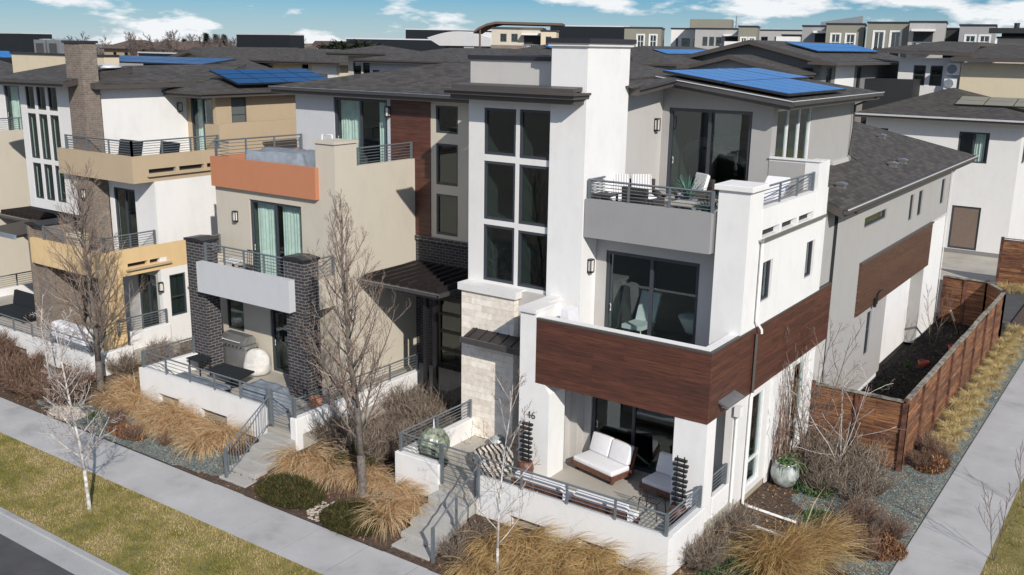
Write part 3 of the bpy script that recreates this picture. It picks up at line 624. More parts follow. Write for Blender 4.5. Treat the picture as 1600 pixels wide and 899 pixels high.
# porch
p = MB().box(-16.6, -8.42, 18.66, 22.3, 0.1, 0.72); p.box(-15.06, -13.8, 18.40, 18.66, 0.1, 0.718); p.build('porch_floor', M['concb'], h)
p = MB(); wall(p, 'y', 18.4, -13.80, -8.4, 0.0, 1.27, [(-12.75, -11.7, 0, 0.55), (-10.75, -9.7, 0, 0.55)], 0.25)
p.box(-8.65, -8.401, 18.65, 20.38, 0.0, 1.27); p.build('porch_wall', M['white'], h, bevel=0.02)
p = MB().box(-16.6, -15.07, 18.4, 18.65, 0.0, 1.27); p.box(-16.6, -16.35, 18.65, 21.68, 0.0, 1.27); p.build('porch_wall', M['white'], h, bevel=0.02)
MB().box(-8.62, -8.47, 20.98, 22.0, 0.1, 1.27).build('porch_wall', M['white'], h, bevel=0.02)
MB().box(-12.8, -9.6, 18.56, 18.64, 0, 0.6).build('foundation', M['foundation'], h)
rail(h, (-13.83, 18.52), (-8.52, 18.52), 1.27, 1.80, 5, 1.35); rail(h, (-8.52, 18.55), (-8.52, 20.30), 1.27, 1.80, 5, 1.8, (False, True))
rail(h, (-16.48, 18.52), (-15.08, 18.52), 1.27, 1.80, 5, 1.4); rail(h, (-16.48, 18.55), (-16.48, 21.62), 1.27, 1.80, 5, 1.5, (False, True))
rail(h, (-8.55, 21.0), (-8.55, 21.9), 1.27, 1.80, 5, 0.9)
rail(h, (-15.02, 18.5), (-13.90, 18.5), 0.76, 1.82, 9, 3, (True, True), 'gate')
# columns and back wall of the porch
c = MB().box(-9.35, -8.5, 20.42, 20.95, 0.72, 3.368); c.build('column', M['white'], h)
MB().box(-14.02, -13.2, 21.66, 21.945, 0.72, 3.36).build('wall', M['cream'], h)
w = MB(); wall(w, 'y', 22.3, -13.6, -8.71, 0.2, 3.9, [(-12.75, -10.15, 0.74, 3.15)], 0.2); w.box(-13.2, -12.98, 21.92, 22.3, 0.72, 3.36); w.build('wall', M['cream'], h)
window(h, 'y', 22.3, -12.75, -10.15, 0.74, 3.15, 'sliding_door', vs=(-11.45,), fwid=0.10, rec=0.05, depth=3.0, room='interd', handle=True)
MB().box(-13.88, -8.72, 20.62, 22.75, 3.52, 3.98).build('balcony_floor', M['cream'], h)
# wood band
b = MB().box(-13.395, -8.5, 20.4, 20.56, 3.37, 5.10); b.build('wood_band', M['wood'], h)
b = MB().box(-8.66, -8.5, 20.562, 29.33, 3.37, 5.10); b.build('wood_band', M['wood'], h)
c = MB().box(-13.39, -8.49, 20.39, 20.47, 5.102, 5.15); c.box(-8.57, -8.49, 20.47, 29.34, 5.102, 5.15); c.build('band_trim', M['fascia'], h)
c = MB().box(-13.38, -8.58, 20.48, 20.72, 5.103, 5.16); c.box(-8.80, -8.58, 20.72, 22.12, 5.103, 5.16); c.build('parapet_cap', M['white'], h)
MB().box(-13.3, -8.8, 20.563, 20.70, 3.985, 5.10).build('parapet_inner', M['white2'], h)
MB().box(-8.80, -8.662, 20.70, 22.15, 3.985, 5.10).build('parapet_inner', M['white2'], h)
# pillar, second floor wall and sliding door
w = MB().box(-9.32, -8.512, 22.12, 23.0, 3.99, 8.70); w.build('pillar', M['white'], h)
cp = MB(); cp.box(-9.42, -8.42, 22.04, 23.08, 8.702, 8.84); cp.build('pillar_cap', M['white'], h, bevel=0.015)
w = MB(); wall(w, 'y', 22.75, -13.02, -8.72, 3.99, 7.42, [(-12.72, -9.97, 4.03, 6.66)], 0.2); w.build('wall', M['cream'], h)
window(h, 'y', 22.75, -12.72, -9.97, 4.03, 6.66, 'sliding_door', vs=(-11.35,), fwid=0.10, rec=0.04, depth=3.4, room='interd', handle=True)
wall_lamp(h, 'x', -13.03, 22.36, 6.25)
# grey terrace band and floor
MB().box(-13.0, -9.42, 22.0, 22.18, 7.10, 8.12).build('terrace_band', M['greyband'], h)
MB().box(-9.42, -9.325, 22.16, 22.4, 7.10, 8.12).build('terrace_band', M['dgrey'], h)  # set-back end of the band; the pillar's shade is put into its darker stucco
MB().box(-13.0, -8.8, 22.185, 27.05, 7.43, 7.62).build('terrace_floor', M['concb'], h)
rail(h, (-12.93, 22.1), (-9.45, 22.1), 8.12, 8.62, 5, 1.2); rail(h, (-12.93, 22.1), (-12.93, 22.9), 8.12, 8.62, 5, 1, (False, False))
# east wall above the wood band
ew = [(23.28, 23.98, 5.75, 6.80), (26.6, 27.3, 5.75, 6.80), (23.05, 24.25, 7.46, 7.66), (24.42, 25.55, 7.46, 7.66), (25.72, 26.9, 7.46, 7.66)]
w = MB(); wall(w, 'x', -8.5, 23.0, 28.1, 5.152, 8.2, ew, 0.2); w.build('wall', M['white'], h)
for q in ew[:2]: window(h, 'x', -8.5, q[0], q[1], q[2], q[3], fwid=0.05, rec=0.06, depth=1.2)
for q in ew[2:]: MB().box(-8.72, -8.66, q[0]-.02, q[1]+.02, q[2]-.02, q[3]+.02).build('scupper', M['dark'], h)
g_ = MB().box(-8.62, -8.36, 22.85, 27.75, 7.40, 7.44); g_.box(-8.39, -8.36, 22.85, 27.75, 7.44, 7.49); g_.build('scupper_gutter', M['alu'], h)
MB().box(-8.85, -8.701, 23.0, 27.08, 7.63, 8.2).build('parapet_inner', M['cream'], h)
w = MB().box(-8.9, -8.498, 27.07, 28.0, 7.6, 9.0); w.build('pier', M['white'], h)
w = MB().box(-9.95, -8.9, 27.08, 27.25, 7.6, 8.93); w.build('parapet', M['grey'], h)
MB().box(-9.95, -8.46, 27.03, 27.30, 9.002, 9.04).build('parapet_cap', M['white'], h)
w = MB().box(-9.95, -8.9, 27.08, 27.25, 8.931, 9.0); w.build('parapet', M['white2'], h)
rail(h, (-8.62, 23.12), (-8.62, 27.02), 8.2, 8.70, 5, 1.3)
w = MB().box(-8.8, -8.6, 28.1, 29.35, 5.152, 7.6); w.build('wall', M['grey'], h)
# east wall of the ground floor
lw = [(23.32, 24.22, 0.62, 3.22), (26.5, 27.5, 0.62, 3.22)]
w = MB(); wall(w, 'x', -8.5, 22.02, 28.3, 0.45, 3.368, lw, 0.2); w.build('wall', M['white2'], h)
w = MB().box(-8.7, -8.52, 22.02, 28.3, 0, 0.449); w.build('foundation', M['foundation'], h)
w = MB().box(-8.7, -8.53, 28.3, 29.35, 0, 3.368); w.build('wall', M['cream'], h)
for q in lw: window(h, 'x', -8.5, *q, hs=(1.32,), fwid=0.06, rec=0.04, depth=2.0, mat='framew', gl='glass')
for y in (24.75, 26.0, 27.95): MB().box(-8.499, -8.45, y-.14, y+.14, 0.3, 3.36).build('pilaster', M['white'], h)
# third floor
w = MB(); wall(w, 'y', 27.1, -13.6, -9.95, 7.62, 10.62, [(-13.18, -10.55, 7.66, 10.28)], 0.2)
w.prism([(-13.6, 27.1, 10.621), (-9.95, 27.1, 10.621), (-9.95, 27.1, 10.66), (-13.3, 27.1, 11.14), (-13.6, 27.1, 11.06)], (0, .2, 0)); w.build('wall', M['grey'], h)
window(h, 'y', 27.1, -13.18, -10.55, 7.66, 10.28, 'sliding_door', vs=(-11.87,), fwid=0.10, rec=0.05, depth=3.4, room='interd', handle=True)
MB().box(-13.6, -13.4, 24.201, 27.095, 7.62, 11.0).build('wall', M['cream'], h)
wall_lamp(h, 'x', -13.4, 26.65, 9.78)
tw = [(27.5, 30.5, 8.3, 10.35)]
w = MB(); wall(w, 'x', -9.95, 27.301, 34.8, 7.7, 10.66, tw, 0.2); w.box(-16.9, -9.95, 34.8, 35.0, 7.7, 10.66); w.build('wall', M['grey'], h)
for q in tw: window(h, 'x', -9.95, *q, vs=(28.5, 29.5), fwid=0.06, rec=0.03, depth=0.8, mat='framew', gl='glass')
E_, W_, RX = -9.25, -16.0, -13.3
roof(h, [([(RX, 26.45, 11.22), (E_, 26.45, 10.66), (E_, 35.4, 10.66), (RX, 35.4, 11.22)], 'y'), ([(W_, 26.45, 10.85), (RX, 26.45, 11.22), (RX, 35.4, 11.22), (W_, 35.4, 10.85)], 'y')], 0.20)
r_ = MB().slab([(-14.1, 24.0, 11.0), (-12.72, 24.0, 10.98), (-12.72, 26.448, 11.19), (-14.1, 26.448, 11.06)], 0.048).build('roof', M['shy'], h); MB().slab([(-14.1, 24.21, 11.0), (-12.72, 24.21, 10.98), (-12.72, 26.44, 11.19), (-14.1, 26.44, 11.06)], 0.2, 0.05).build('fascia', M['fascia'], r_)
gutter(h, (E_+0.002, 26.42, 10.65), (E_+0.002, 35.4, 10.65), 'gutter', 0.13)
MB().box(E_+0.12, E_+0.145, 26.4, 35.42, 10.645, 10.665).build('gutter_lip', M['gutterw'], h)
gutter(h, (-12.718, 24.25, 10.97), (-12.718, 26.44, 11.17), 'gutter', 0.09)
c = MB().prism([(-13.3, 26.44, 11.21), (E_+.1, 26.44, 10.655), (E_+.1, 26.44, 10.50), (-13.3, 26.44, 11.06)], (0, -0.09, 0)); c.build('gutter', M['gutter'], h)
c = MB().prism([(-13.3, 26.34, 11.215), (E_+.14, 26.34, 10.66), (E_+.14, 26.34, 10.635), (-13.3, 26.34, 11.19)], (0, -0.02, 0)); c.build('gutter_lip', M['gutterw'], h)
downspout(h, [(-9.2, 34.9, 10.5), (-9.85, 34.7, 10.2), (-9.88, 34.7, 8.5), (-9.6, 34.7, 8.35)])
sl = (10.66-11.22)/(E_-RX)
panels(h, (-13.28, 26.7, 11.22), (1, 0, sl), (0, 1, 0), 2, 5, 1.93, 1.02, 0.03, 0.16)
panels(h, (-13.28, 32.05, 11.22), (1, 0, sl), (0, 1, 0), 1, 2, 1.93, 1.02, 0.03, 0.16)
# --- rear wing
ww = [(32.3, 35.0, 6.39, 6.73), (38.3, 38.88, 5.81, 6.80), (39.65, 40.35, 5.81, 6.80), (43.6, 44.3, 5.80, 6.86), (33.87, 34.45, 1.6, 3.2)]
w = MB(); wall(w, 'x', -8.5, 29.351, 45.3, 5.24, 7.35, ww[:4], 0.2); wall(w, 'x', -8.5, 29.351, 36.3, 0.44, 5.24, ww[4:], 0.2); w.box(-9.2, -8.7, 29.2, 29.35, 5.2, 7.4); w.build('wall', M['grey'], h)
w = MB().box(-9.15, -8.95, 36.3, 41.95, 0.1, 5.2); w.box(-8.7, -8.5, 42.1, 45.3, 0.1, 5.14); w.build('wall', M['white'], h)
w = MB().box(-8.95, -8.5, 41.95, 42.1, 0.1, 5.24); w.build('wall', M['grey'], h)
MB().box(-8.72, -8.53, 29.351, 36.1, 0.0, 0.438).build('foundation', M['white2'], h)
MB().box(-8.72, -8.70, 36.28, 42.1, 5.10, 5.24).build('wall', M['grey'], h)
MB().box(-8.95, -8.42, 32.2, 42.4, 3.42, 5.19).build('wood_band', M['woodp'], h)
MB().box(-8.7, -8.38, 32.17, 42.43, 5.192, 5.25).build('band_trim', M['fascia'], h)
for q in ww: window(h, 'x', -8.5, *q, fwid=0.045, rec=0.05, depth=1.0, hs=(2.5,) if q[2] < 3 else ())
MB().tube([(-8.38, 34.5, 3.4), (-8.38, 34.5, 3.75), (-8.34, 34.7, 3.85), (-8.34, 34.95, 3.83)], 0.028, 6).build('vent_pipe', M['black'], h)
MB().box(-8.42, -8.34, 34.15, 34.32, 3.35, 3.68).build('meter_box', M['black'], h)
WS = 0.40
roof(h, [([(-12.6, 28.45, 7.55+WS*4.5), (-8.1, 28.45, 7.55), (-8.1, 48.0, 7.55), (-12.6, 41.8, 7.55+WS*4.5)], 'y'), ([(-17.3, 28.45, 7.55), (-12.6, 28.45, 7.55+WS*4.5), (-12.6, 41.8, 7.55+WS*4.5), (-17.3, 48.0, 7.55)], 'y'),
         ([(-12.6, 41.8, 7.55+WS*4.5), (-8.1, 48.0, 7.55), (-17.3, 48.0, 7.55)], 'x')], 0.24)
MB().box(-16.9, -8.5, 28.6, 28.8, 7.62, 7.66).build('flashing', M['fascia'], h)
gutter(h, (-8.098, 28.42, 7.54), (-8.098, 48.0, 7.54), 'fascia', 0.14)
MB().box(-7.975, -7.945, 28.4, 48.05, 7.525, 7.56).build('gutter_lip', M['gutterw'], h)
MB().box(-8.09, -7.98, 28.42, 48.0, 7.515, 7.53).build('gutter_mesh', M['gutterw'], h)
for x, y in ((-8.86, 30.55), (-9.75, 29.6), (-9.0, 37.2), (-9.0, 38.6), (-10.6, 41.5)): roof_vent(h, x, y, 7.55+WS*(-8.1-x)+0.03)
MB().box(-10.15, -9.9, 33.0, 34.9, 8.1, 8.42).build('flashing', M['cream'], h)
downspout(h, [(-8.05, 29.4, 7.42), (-8.05, 29.7, 7.32), (-8.43, 30.4, 7.15), (-8.455, 30.42, 7.1)])
MB().box(-8.66, -8.5, 29.342, 29.352, 0.2, 7.2).build('corner_joint', M['dark'], h)
downspout(h, [(-8.3, 45.3, 7.3), (-8.43, 45.2, 7.0), (-8.43, 45.2, 0.2)], 'white2')
# downspout over the wood band, outlets on the ground, security light
downspout(h, [(-8.44, 22.95, 7.40), (-8.44, 22.95, 5.35), (-8.35, 23.12, 5.12), (-8.35, 23.15, 5.0)], 'white', 0.04)
downspout(h, [(-8.44, 23.05, 5.0), (-8.44, 23.05, 3.42)], 'fascia', 0.045)
downspout(h, [(-8.44, 23.05, 3.40), (-8.44, 23.0, 3.3), (-8.44, 22.98, 0.35), (-8.3, 22.98, 0.30), (-6.95, 22.95, 0.24)], 'white', 0.045)
downspout(h, [(-8.44, 22.1, 3.30), (-8.44, 22.1, 0.4), (-8.3, 22.1, 0.30), (-6.95, 22.05, 0.22)], 'white', 0.042)
f_ = MB().prism([(-8.49, 20.95, 3.74), (-8.22, 20.95, 3.66), (-8.21, 20.95, 3.70), (-8.49, 20.95, 3.80)], (0, 1.0, 0)).build('security_light', M['alu'], h)
MB().box(-8.44, -8.25, 21.05, 21.85, 3.62, 3.64).build('light_strip', M['lampglass'], f_)
MB().box(-8.46, -8.3, 21.95, 22.15, 3.10, 3.36).build('junction_box', M['white'], h)
# stairs
for i in range(5):
    t = i/5; z = 0.72-.125*(i+1)
    MB().box(-15.05+0.42*t, -13.85+0.42*t, 17.94-i*0.45, 18.39-i*0.45, -0.1, z).build('step', M['step'], h, bevel=.012)
S(MB().box(-14.75, -13.35, 15.882, 16.12, -0.2, 0.012), 'path', M['step'])
rail(h, (-13.72, 18.35), (-13.40, 16.15), 0.05, 0.92, 1, 1.1, name='handrail', slope=(0.75, 0))

# ================================================================== things around house 1
def loveseat(loc, wdt, rz, label, n=2, group=None):
    t = thing('outdoor_sofa', label, 'sofa', loc, group, rz)
    def pb(mb, nm, m, bv=0.0):
        me = bpy.data.meshes.new(nm); me.from_pydata(mb.v, [], mb.f); me.materials.append(m); o = bpy.data.objects.new(nm, me); COL.objects.link(o); o.parent = t
        if bv: b = o.modifiers.new('bevel', 'BEVEL'); b.width = bv; b.segments = 3; me.polygons.foreach_set('use_smooth', [True]*len(me.polygons)); b.harden_normals = False
        return o
    f = MB().box(-wdt/2, wdt/2, -0.42, 0.42, 0.16, 0.24); f.box(-wdt/2, wdt/2, -0.45, -0.40, 0.14, 0.28)
    for sx in (-1, 1): f.box(sx*wdt/2-0.03, sx*wdt/2+0.03, -0.45, 0.42, 0.13, 0.27)
    pb(f, 'seat_frame', M['teak'])
    for sx in (-1, 1):
        for sy in (-0.32, 0.3): pb(MB().prism([(sx*(wdt/2-.1)-.04, sy-.04, 0), (sx*(wdt/2-.1)+.04, sy-.04, 0), (sx*(wdt/2-.06)+.04, sy+.06, 0.16), (sx*(wdt/2-.06)-.04, sy+.06, 0.16)], (0, 0.07, 0)), 'leg', M['teak'])
    pb(MB().prism([(-wdt/2, .34, .24), (-wdt/2, .40, .24), (-wdt/2, .58, .86), (-wdt/2, .52, .86)], (wdt, 0, 0)), 'backrest', M['teak'])
    pb(MB().box(-wdt/2+.02, wdt/2-.02, -.42, .30, .245, .40), 'seat_cushion', M['fabric'], 0.05)
    k = (wdt-.04)/n
    for i in range(n):
        a = -wdt/2+.02+i*k; pb(MB().prism([(a+.01, .17, .41), (a+.01, .33, .39), (a+.01, .50, .90), (a+.01, .34, .93)], (k-.02, 0, 0)), 'back_cushion', M['fabric'], 0.05)
    return t
loveseat((-11.95, 21.62, 0.72), 1.50, R(-14), 'low teak sofa with white cushions on the corner house porch, before the sliding door')
loveseat((-9.95, 21.55, 0.72), 1.15, R(-8), 'white cushioned teak seat beside the right column of the corner house porch', 1)
def lounge_back(x0, x1, label):
    t = thing('outdoor_sofa', label, 'sofa', ((x0+x1)/2, 19.1, 0.72))
    f = MB().box(x0, x1, 18.78, 18.83, 0.95, 1.05); f.box(x0, x1, 18.78, 18.83, 1.14, 1.24)
    for x in (x0, x1-.06, (x0+x1)/2): f.box(x, x+.06, 18.775, 18.86, 0.72, 1.34)
    f.box(x0, x1, 18.77, 18.86, 1.30, 1.36); f.build('backrest', M['teak'], t)
    MB().box(x0, x1, 18.86, 19.55, 0.88, 0.96).build('seat_frame', M['teak'], t)
    for x in (x0+.02, x1-.08):
        MB().box(x, x+.06, 19.45, 19.52, 0.72, 0.88).build('leg', M['teak'], t)
    MB().box(x0+.02, x1-.02, 18.95, 19.55, 0.965, 1.12).build('seat_cushion', M['fabric'], t, bevel=0.04)
    MB().box(x0+.03, x1-.03, 18.88, 19.03, 1.12, 1.50).build('back_cushion', M['fabric'], t, bevel=0.04)
lounge_back(-13.0, -11.5, 'white cushioned teak bench seen from behind the left part of the porch front railing')
lounge_back(-11.2, -9.7, 'white cushioned teak bench seen from behind the right part of the porch front railing')
def slat_tower(x, y, z0, hgt, label):
    t = thing('garden_sculpture', label, 'sculpture', (x, y, z0))
    m = MB(); n = int(hgt/0.13)
    for i in range(n):
        z = z0+0.5+i*0.13; s = 0.175+.02*((i*7) % 3-1); m.box(x-s, x+s, y-0.045, y+0.045, z, z+0.062); [m.box(x+q-.012, x+q+.012, y-0.012, y+0.012, z+0.062, z+0.13) for q in (-.09, .09)]
    m.build('slat_stack', M['black'], t)
    MB().lathe((x, y, z0), [(0.13, 0.0), (0.2, 0.12), (0.23, 0.32), (0.19, 0.5), (0.13, 0.52)], 14).build('basket_base', M['teak'], t, True)
slat_tower(-13.45, 20.1, 0.72, 1.25, 'black stacked slat sculpture in a basket under the number 46')
slat_tower(-9.0, 20.15, 0.72, 1.35, 'black stacked slat sculpture against the right porch column of the corner house')
t = thing('ribbed_planter', 'green ribbed glass globe planter on a black stand at the left corner of the porch', 'planter', (-16.0, 19.35, 0.72))
g = MB(); c0 = (-16.0, 19.35, 1.35)
for j in range(25):
    ph = -math.pi/2+math.pi*j/24
    for k in range(48):
        th = 2*math.pi*k/48; r = 0.42*math.cos(ph)*(1+0.06*math.cos(10*th)); g.v.append((c0[0]+r*math.cos(th), c0[1]+r*math.sin(th), c0[2]+0.44*math.sin(ph)))
for j in range(24):
    for k in range(48): g.f.append((j*48+k, j*48+(k+1) % 48, (j+1)*48+(k+1) % 48, (j+1)*48+k))
g.build('globe', M['greenglass'], t, True); MB().lathe((-16.0, 19.35, 0.72), [(0.38, 0), (0.40, 0.08), (0.30, 0.22), (0.22, 0.24)], 20).build('stand', M['black'], t, True)
MB().lathe((-16.0, 19.35, 1.76), [(0.06, 0), (0.02, 0.1), (0.01, 0.3)], 8).build('finial', M['gutterw'], t, True)
# zebra chair
t = thing('zebra_armchair', 'zebra striped armchair behind the porch railing next to the gate', 'armchair', (-14.35, 19.85, 0.72))
z_ = MB(); z_.lathe((-14.35, 19.85, 0.72), [(0.46, 0.05), (0.54, 0.2), (0.54, 0.38), (0.47, 0.45), (0.25, 0.49), (0.05, 0.50)], 28, 1.1, 0.9); z_.build('seat', M['zebra'], t, True)
bk = MB(); n = 18
for i in range(n+1):
    a = R(-20)+R(220)*i/n
    for r, zz in ((0.34, 0.40), (0.55, 0.36), (0.55, 0.68-0.3*abs(i/n-.5)), (0.38, 0.72-0.3*abs(i/n-.5))): bk.v.append((-14.35+r*math.cos(a)*1.05, 19.85+r*math.sin(a)*.9, 0.72+zz))
for i in range(n):
    for k in range(4): bk.f.append((i*4+k, i*4+(k+1) % 4, (i+1)*4+(k+1) % 4, (i+1)*4+k))
bk.f += [(3, 2, 1, 0), (n*4, n*4+1, n*4+2, n*4+3)]; bk.build('backrest', M['zebra'], t, True)
for a in range(4): MB().lathe((-14.35+.4*math.cos(a*1.57+.78), 19.85+.36*math.sin(a*1.57+.78), 0.72), [(0.02, 0), (0.03, 0.08)], 8).build('leg', M['teak'], t)
o = MB().lathe((-15.2, 21.25, 0.72), [(0.05, 0), (0.2, 0.03), (0.24, 0.16), (0.22, 0.32), (0.1, 0.42), (0.03, 0.43)], 20).build('lantern_jar', M['urn'], None, True); tag(o, 'white glazed jar at the foot of the pale stone pier', 'jar')
# wire chair in the corner
t = thing('wire_chair', 'black wire chair in front of the right porch seat', 'chair', (-9.75, 20.25, 0.72)); x, y = -9.75, 20.25
s_ = MB()
for i in range(7): s_.tube([(x-.24+.08*i, y-.22, 1.16), (x-.24+.08*i, y+.22, 1.16)], .006, 4)
s_.tube([(x-.25, y-.23, 1.16), (x+.25, y-.23, 1.16), (x+.25, y+.23, 1.16), (x-.25, y+.23, 1.16), (x-.25, y-.23, 1.16)], .013, 5); s_.build('seat', M['black'], t)
s_ = MB()
for i in range(7): s_.tube([(x-.22+.073*i, y-.23, 1.2), (x-.20+.067*i, y-.27, 1.58)], .006, 4)
for zz in (1.3, 1.45, 1.58): s_.tube([(x-.24, y-.24-(zz-1.2)*.1, zz), (x+.24, y-.24-(zz-1.2)*.1, zz)], .010, 5)
s_.build('backrest', M['black'], t)
for sx in (-1, 1):
    for sy in (-1, 1): MB().tube([(x+sx*.24, y+sy*.22, 1.16), (x+sx*.27, y+sy*.25, 0.72)], .013, 5).build('leg', M['black'], t)
# balcony on floor 2 and interior
t = thing('lounge_chair', 'white lounge chair just inside the second floor sliding door', 'chair', (-12.3, 23.9, 4.03)); x, y = -12.2, 23.9
MB().prism([(x-.3, y-.5, 4.35), (x-.3, y+.35, 4.30), (x-.3, y+.35, 4.42), (x-.3, y-.5, 4.47)], (.6, 0, 0)).build('seat', M['fabric'], t)
MB().prism([(x-.3, y+.30, 4.38), (x-.3, y+.42, 4.38), (x-.3, y+.75, 5.2), (x-.3, y+.65, 5.2)], (.6, 0, 0)).build('backrest', M['fabric'], t)
for sx in (-.25, .25):
    for sy in (-.4, .3): MB().tube([(x+sx, y+sy, 4.36), (x+sx*1.2, y+sy*1.2, 4.03)], .015, 5).build('leg', M['alu'], t)
t = thing('covered_table', 'round table under a white cloth behind the right pane of the second floor door', 'table', (-10.6, 24.2, 4.03))
MB().lathe((-10.6, 24.2, 4.03), [(0.30, 0.35), (0.34, 0.45), (0.5, 0.75), (0.52, 0.78), (0.3, 0.79)], 20).build('tablecloth', M['fabric'], t, True); MB().lathe((-10.6, 24.2, 4.03), [(.2, 0), (.04, .05), (.04, .4)], 10).build('pedestal', M['alu'], t)
o = MB().prism([(-13.15, 20.9, 4.0), (-12.6, 20.9, 4.0), (-12.75, 20.9, 5.32), (-12.95, 20.9, 5.36)], (0, .5, 0)).build('folded_parasol_cover', M['fabric']); tag(o, 'white fabric cover standing in the left corner of the wood clad balcony', 'cover')
# terrace furniture
def wicker_chair(loc, rz, label, wdt=0.8, pillow=True):
    t = thing('wicker_armchair', label, 'armchair', loc, None, rz)
    def pb(mb, nm, m, bv=0.0):
        me = bpy.data.meshes.new(nm); me.from_pydata(mb.v, [], mb.f); me.materials.append(m); o = bpy.data.objects.new(nm, me); COL.objects.link(o); o.parent = t
        if bv: b = o.modifiers.new('bevel', 'BEVEL'); b.width = bv; b.segments = 2
        return o
    hw = wdt/2
    pb(MB().box(-hw, hw, -.38, .38, .12, .34), 'seat', M['wicker'], .02); pb(MB().box(-hw, hw, .30, .40, .341, .86), 'backrest', M['wicker'], .02)
    for s in (-1, 1): pb(MB().box(s*hw-.05, s*hw+.05, -.38, .299, .341, .58), 'armrest', M['wicker'], .02)
    for s in (-1, 1):
        for q in (-.33, .35): pb(MB().box(s*(hw-.04)-.03, s*(hw-.04)+.03, q-.03, q+.03, 0, .12), 'leg', M['wicker'])
    pb(MB().box(-hw+.06, hw-.06, -.36, .29, .342, .45), 'seat_cushion', M['fabric'], .03)
    if pillow:
        n = max(1, round(wdt/.8))
        for i in range(n):
            a = -hw+.1+i*(wdt-.2)/n; pb(MB().prism([(a+.03, .06, .50), (a+.03, .20, .46), (a+.03, .34, .95), (a+.03, .22, 1.02)], ((wdt-.2)/n-.06, 0, 0)), 'pillow', M['stripe'], .04)
    return t
wicker_chair((-12.55, 23.7, 7.62), R(38), 'dark wicker sofa with two striped pillows by the chimney on the top terrace', 1.45)
wicker_chair((-11.35, 25.2, 7.62), R(-28), 'dark wicker armchair with one striped pillow before the top sliding door', 0.8)
wicker_chair((-11.75, 22.85, 7.62), R(172), 'dark wicker armchair turned away, its back against the top terrace railing', 0.8, False)
t = thing('side_table', 'small dark slatted side table at the chimney end of the top terrace railing', 'table', (-12.75, 22.5, 7.62))
MB().box(-13.0, -12.45, 22.3, 22.8, 8.17, 8.22).build('tabletop', M['wicker'], t)
for sx in (-12.96, -12.5):
    for sy in (22.33, 22.75): MB().box(sx, sx+.05, sy, sy+.05, 7.62, 8.17).build('leg', M['wicker'], t)
t = thing('coffee_table', 'pale low coffee table among the wicker chairs on the top terrace', 'table', (-10.6, 23.6, 7.62))
MB().box(-11.2, -10.1, 23.3, 23.95, 8.0, 8.06).build('tabletop', M['concb'], t)
for sx in (-11.1, -10.25):
    for sy in (23.35, 23.85): MB().box(sx, sx+.06, sy, sy+.06, 7.62, 8.0).build('leg', M['wicker'], t)
def agave(x, y, z, label, s=1.0, pm='cover', seed=1, nb=46):
    t = thing('potted_agave', label, 'potted plant', (x, y, z)); r_g = np.random.default_rng(seed)
    MB().lathe((x, y, z), [(.13*s, 0), (.2*s, .05*s), (.24*s, .36*s), (.21*s, .37*s), (.2*s, .32*s)], 16).build('pot', M[pm], t, True)
    n = nb; V, F, tt = blades(r_g, np.tile([0, 0, .34*s], (n, 1)), r_g.uniform(0, 6.28, n), r_g.uniform(.6, 1.45, n), r_g.uniform(.45, .75, n)*s, r_g.uniform(.1, .7, n), np.full(n, .055*s), 5)
    np_mesh('leaves', V, F, tt, M['agave'], t)
agave(-11.15, 24.35, 7.62, 'spiky green agave in a pot between the wicker sofa and armchair', 1.15, 'cover', 3)
agave(-9.75, 22.55, 7.62, 'spiky grey green plant in a pot next to the top terrace pillar', 0.95, 'cover', 4)
t = thing('sun_lounger', 'white cushioned lounger behind the side railing of the top terrace', 'lounger', (-9.35, 25.2, 7.62))
MB().box(-9.7, -9.0, 24.2, 26.3, 7.85, 7.92).build('frame', M['alu'], t)
MB().box(-9.68, -9.02, 24.2, 25.6, 7.921, 8.05).build('seat_cushion', M['fabric'], t, bevel=.03)
MB().prism([(-9.68, 25.6, 7.93), (-9.68, 25.6, 8.06), (-9.68, 26.3, 8.62), (-9.68, 26.38, 8.5)], (.66, 0, 0)).build('back_cushion', M['fabric'], t, bevel=.03)
for x in (-9.66, -9.06):
    for y in (24.3, 26.2): MB().box(x, x+.04, y, y+.04, 7.62, 7.85).build('leg', M['alu'], t)
o = MB().lathe((-10.25, 25.6, 7.62), [(.3, 0), (.32, .5), (.42, .55), (.44, .62), (.3, .7), (.05, .73)], 18).build('fire_bowl', M['cream'], None, True); tag(o, 'round pale covered fire bowl behind the top terrace pillar', 'fire pit')
# glazed urn beside the house
t = thing('glazed_urn', 'large white and grey glazed urn with green foliage beside the ground floor window', 'planter', (-8.0, 24.9, 0.25))
MB().lathe((-8.0, 24.9, 0.22), [(.15, 0), (.30, .14), (.39, .36), (.37, .57), (.29, .69), (.31, .74), (.26, .74), (.24, .67)], 28).build('pot', M['urn'], t, True)
r_g = np.random.default_rng(9); n = 110
V, F, tt = blades(r_g, np.stack([r_g.normal(0, .16, n), r_g.normal(0, .16, n), np.full(n, .70)], 1), r_g.uniform(-1.3, 1.6, n), r_g.uniform(-.2, 1.0, n), r_g.uniform(.15, .42, n), r_g.uniform(.8, 2.4, n), r_g.uniform(.03, .06, n), 4)
np_mesh('foliage', V, F, tt, M['green'], t)

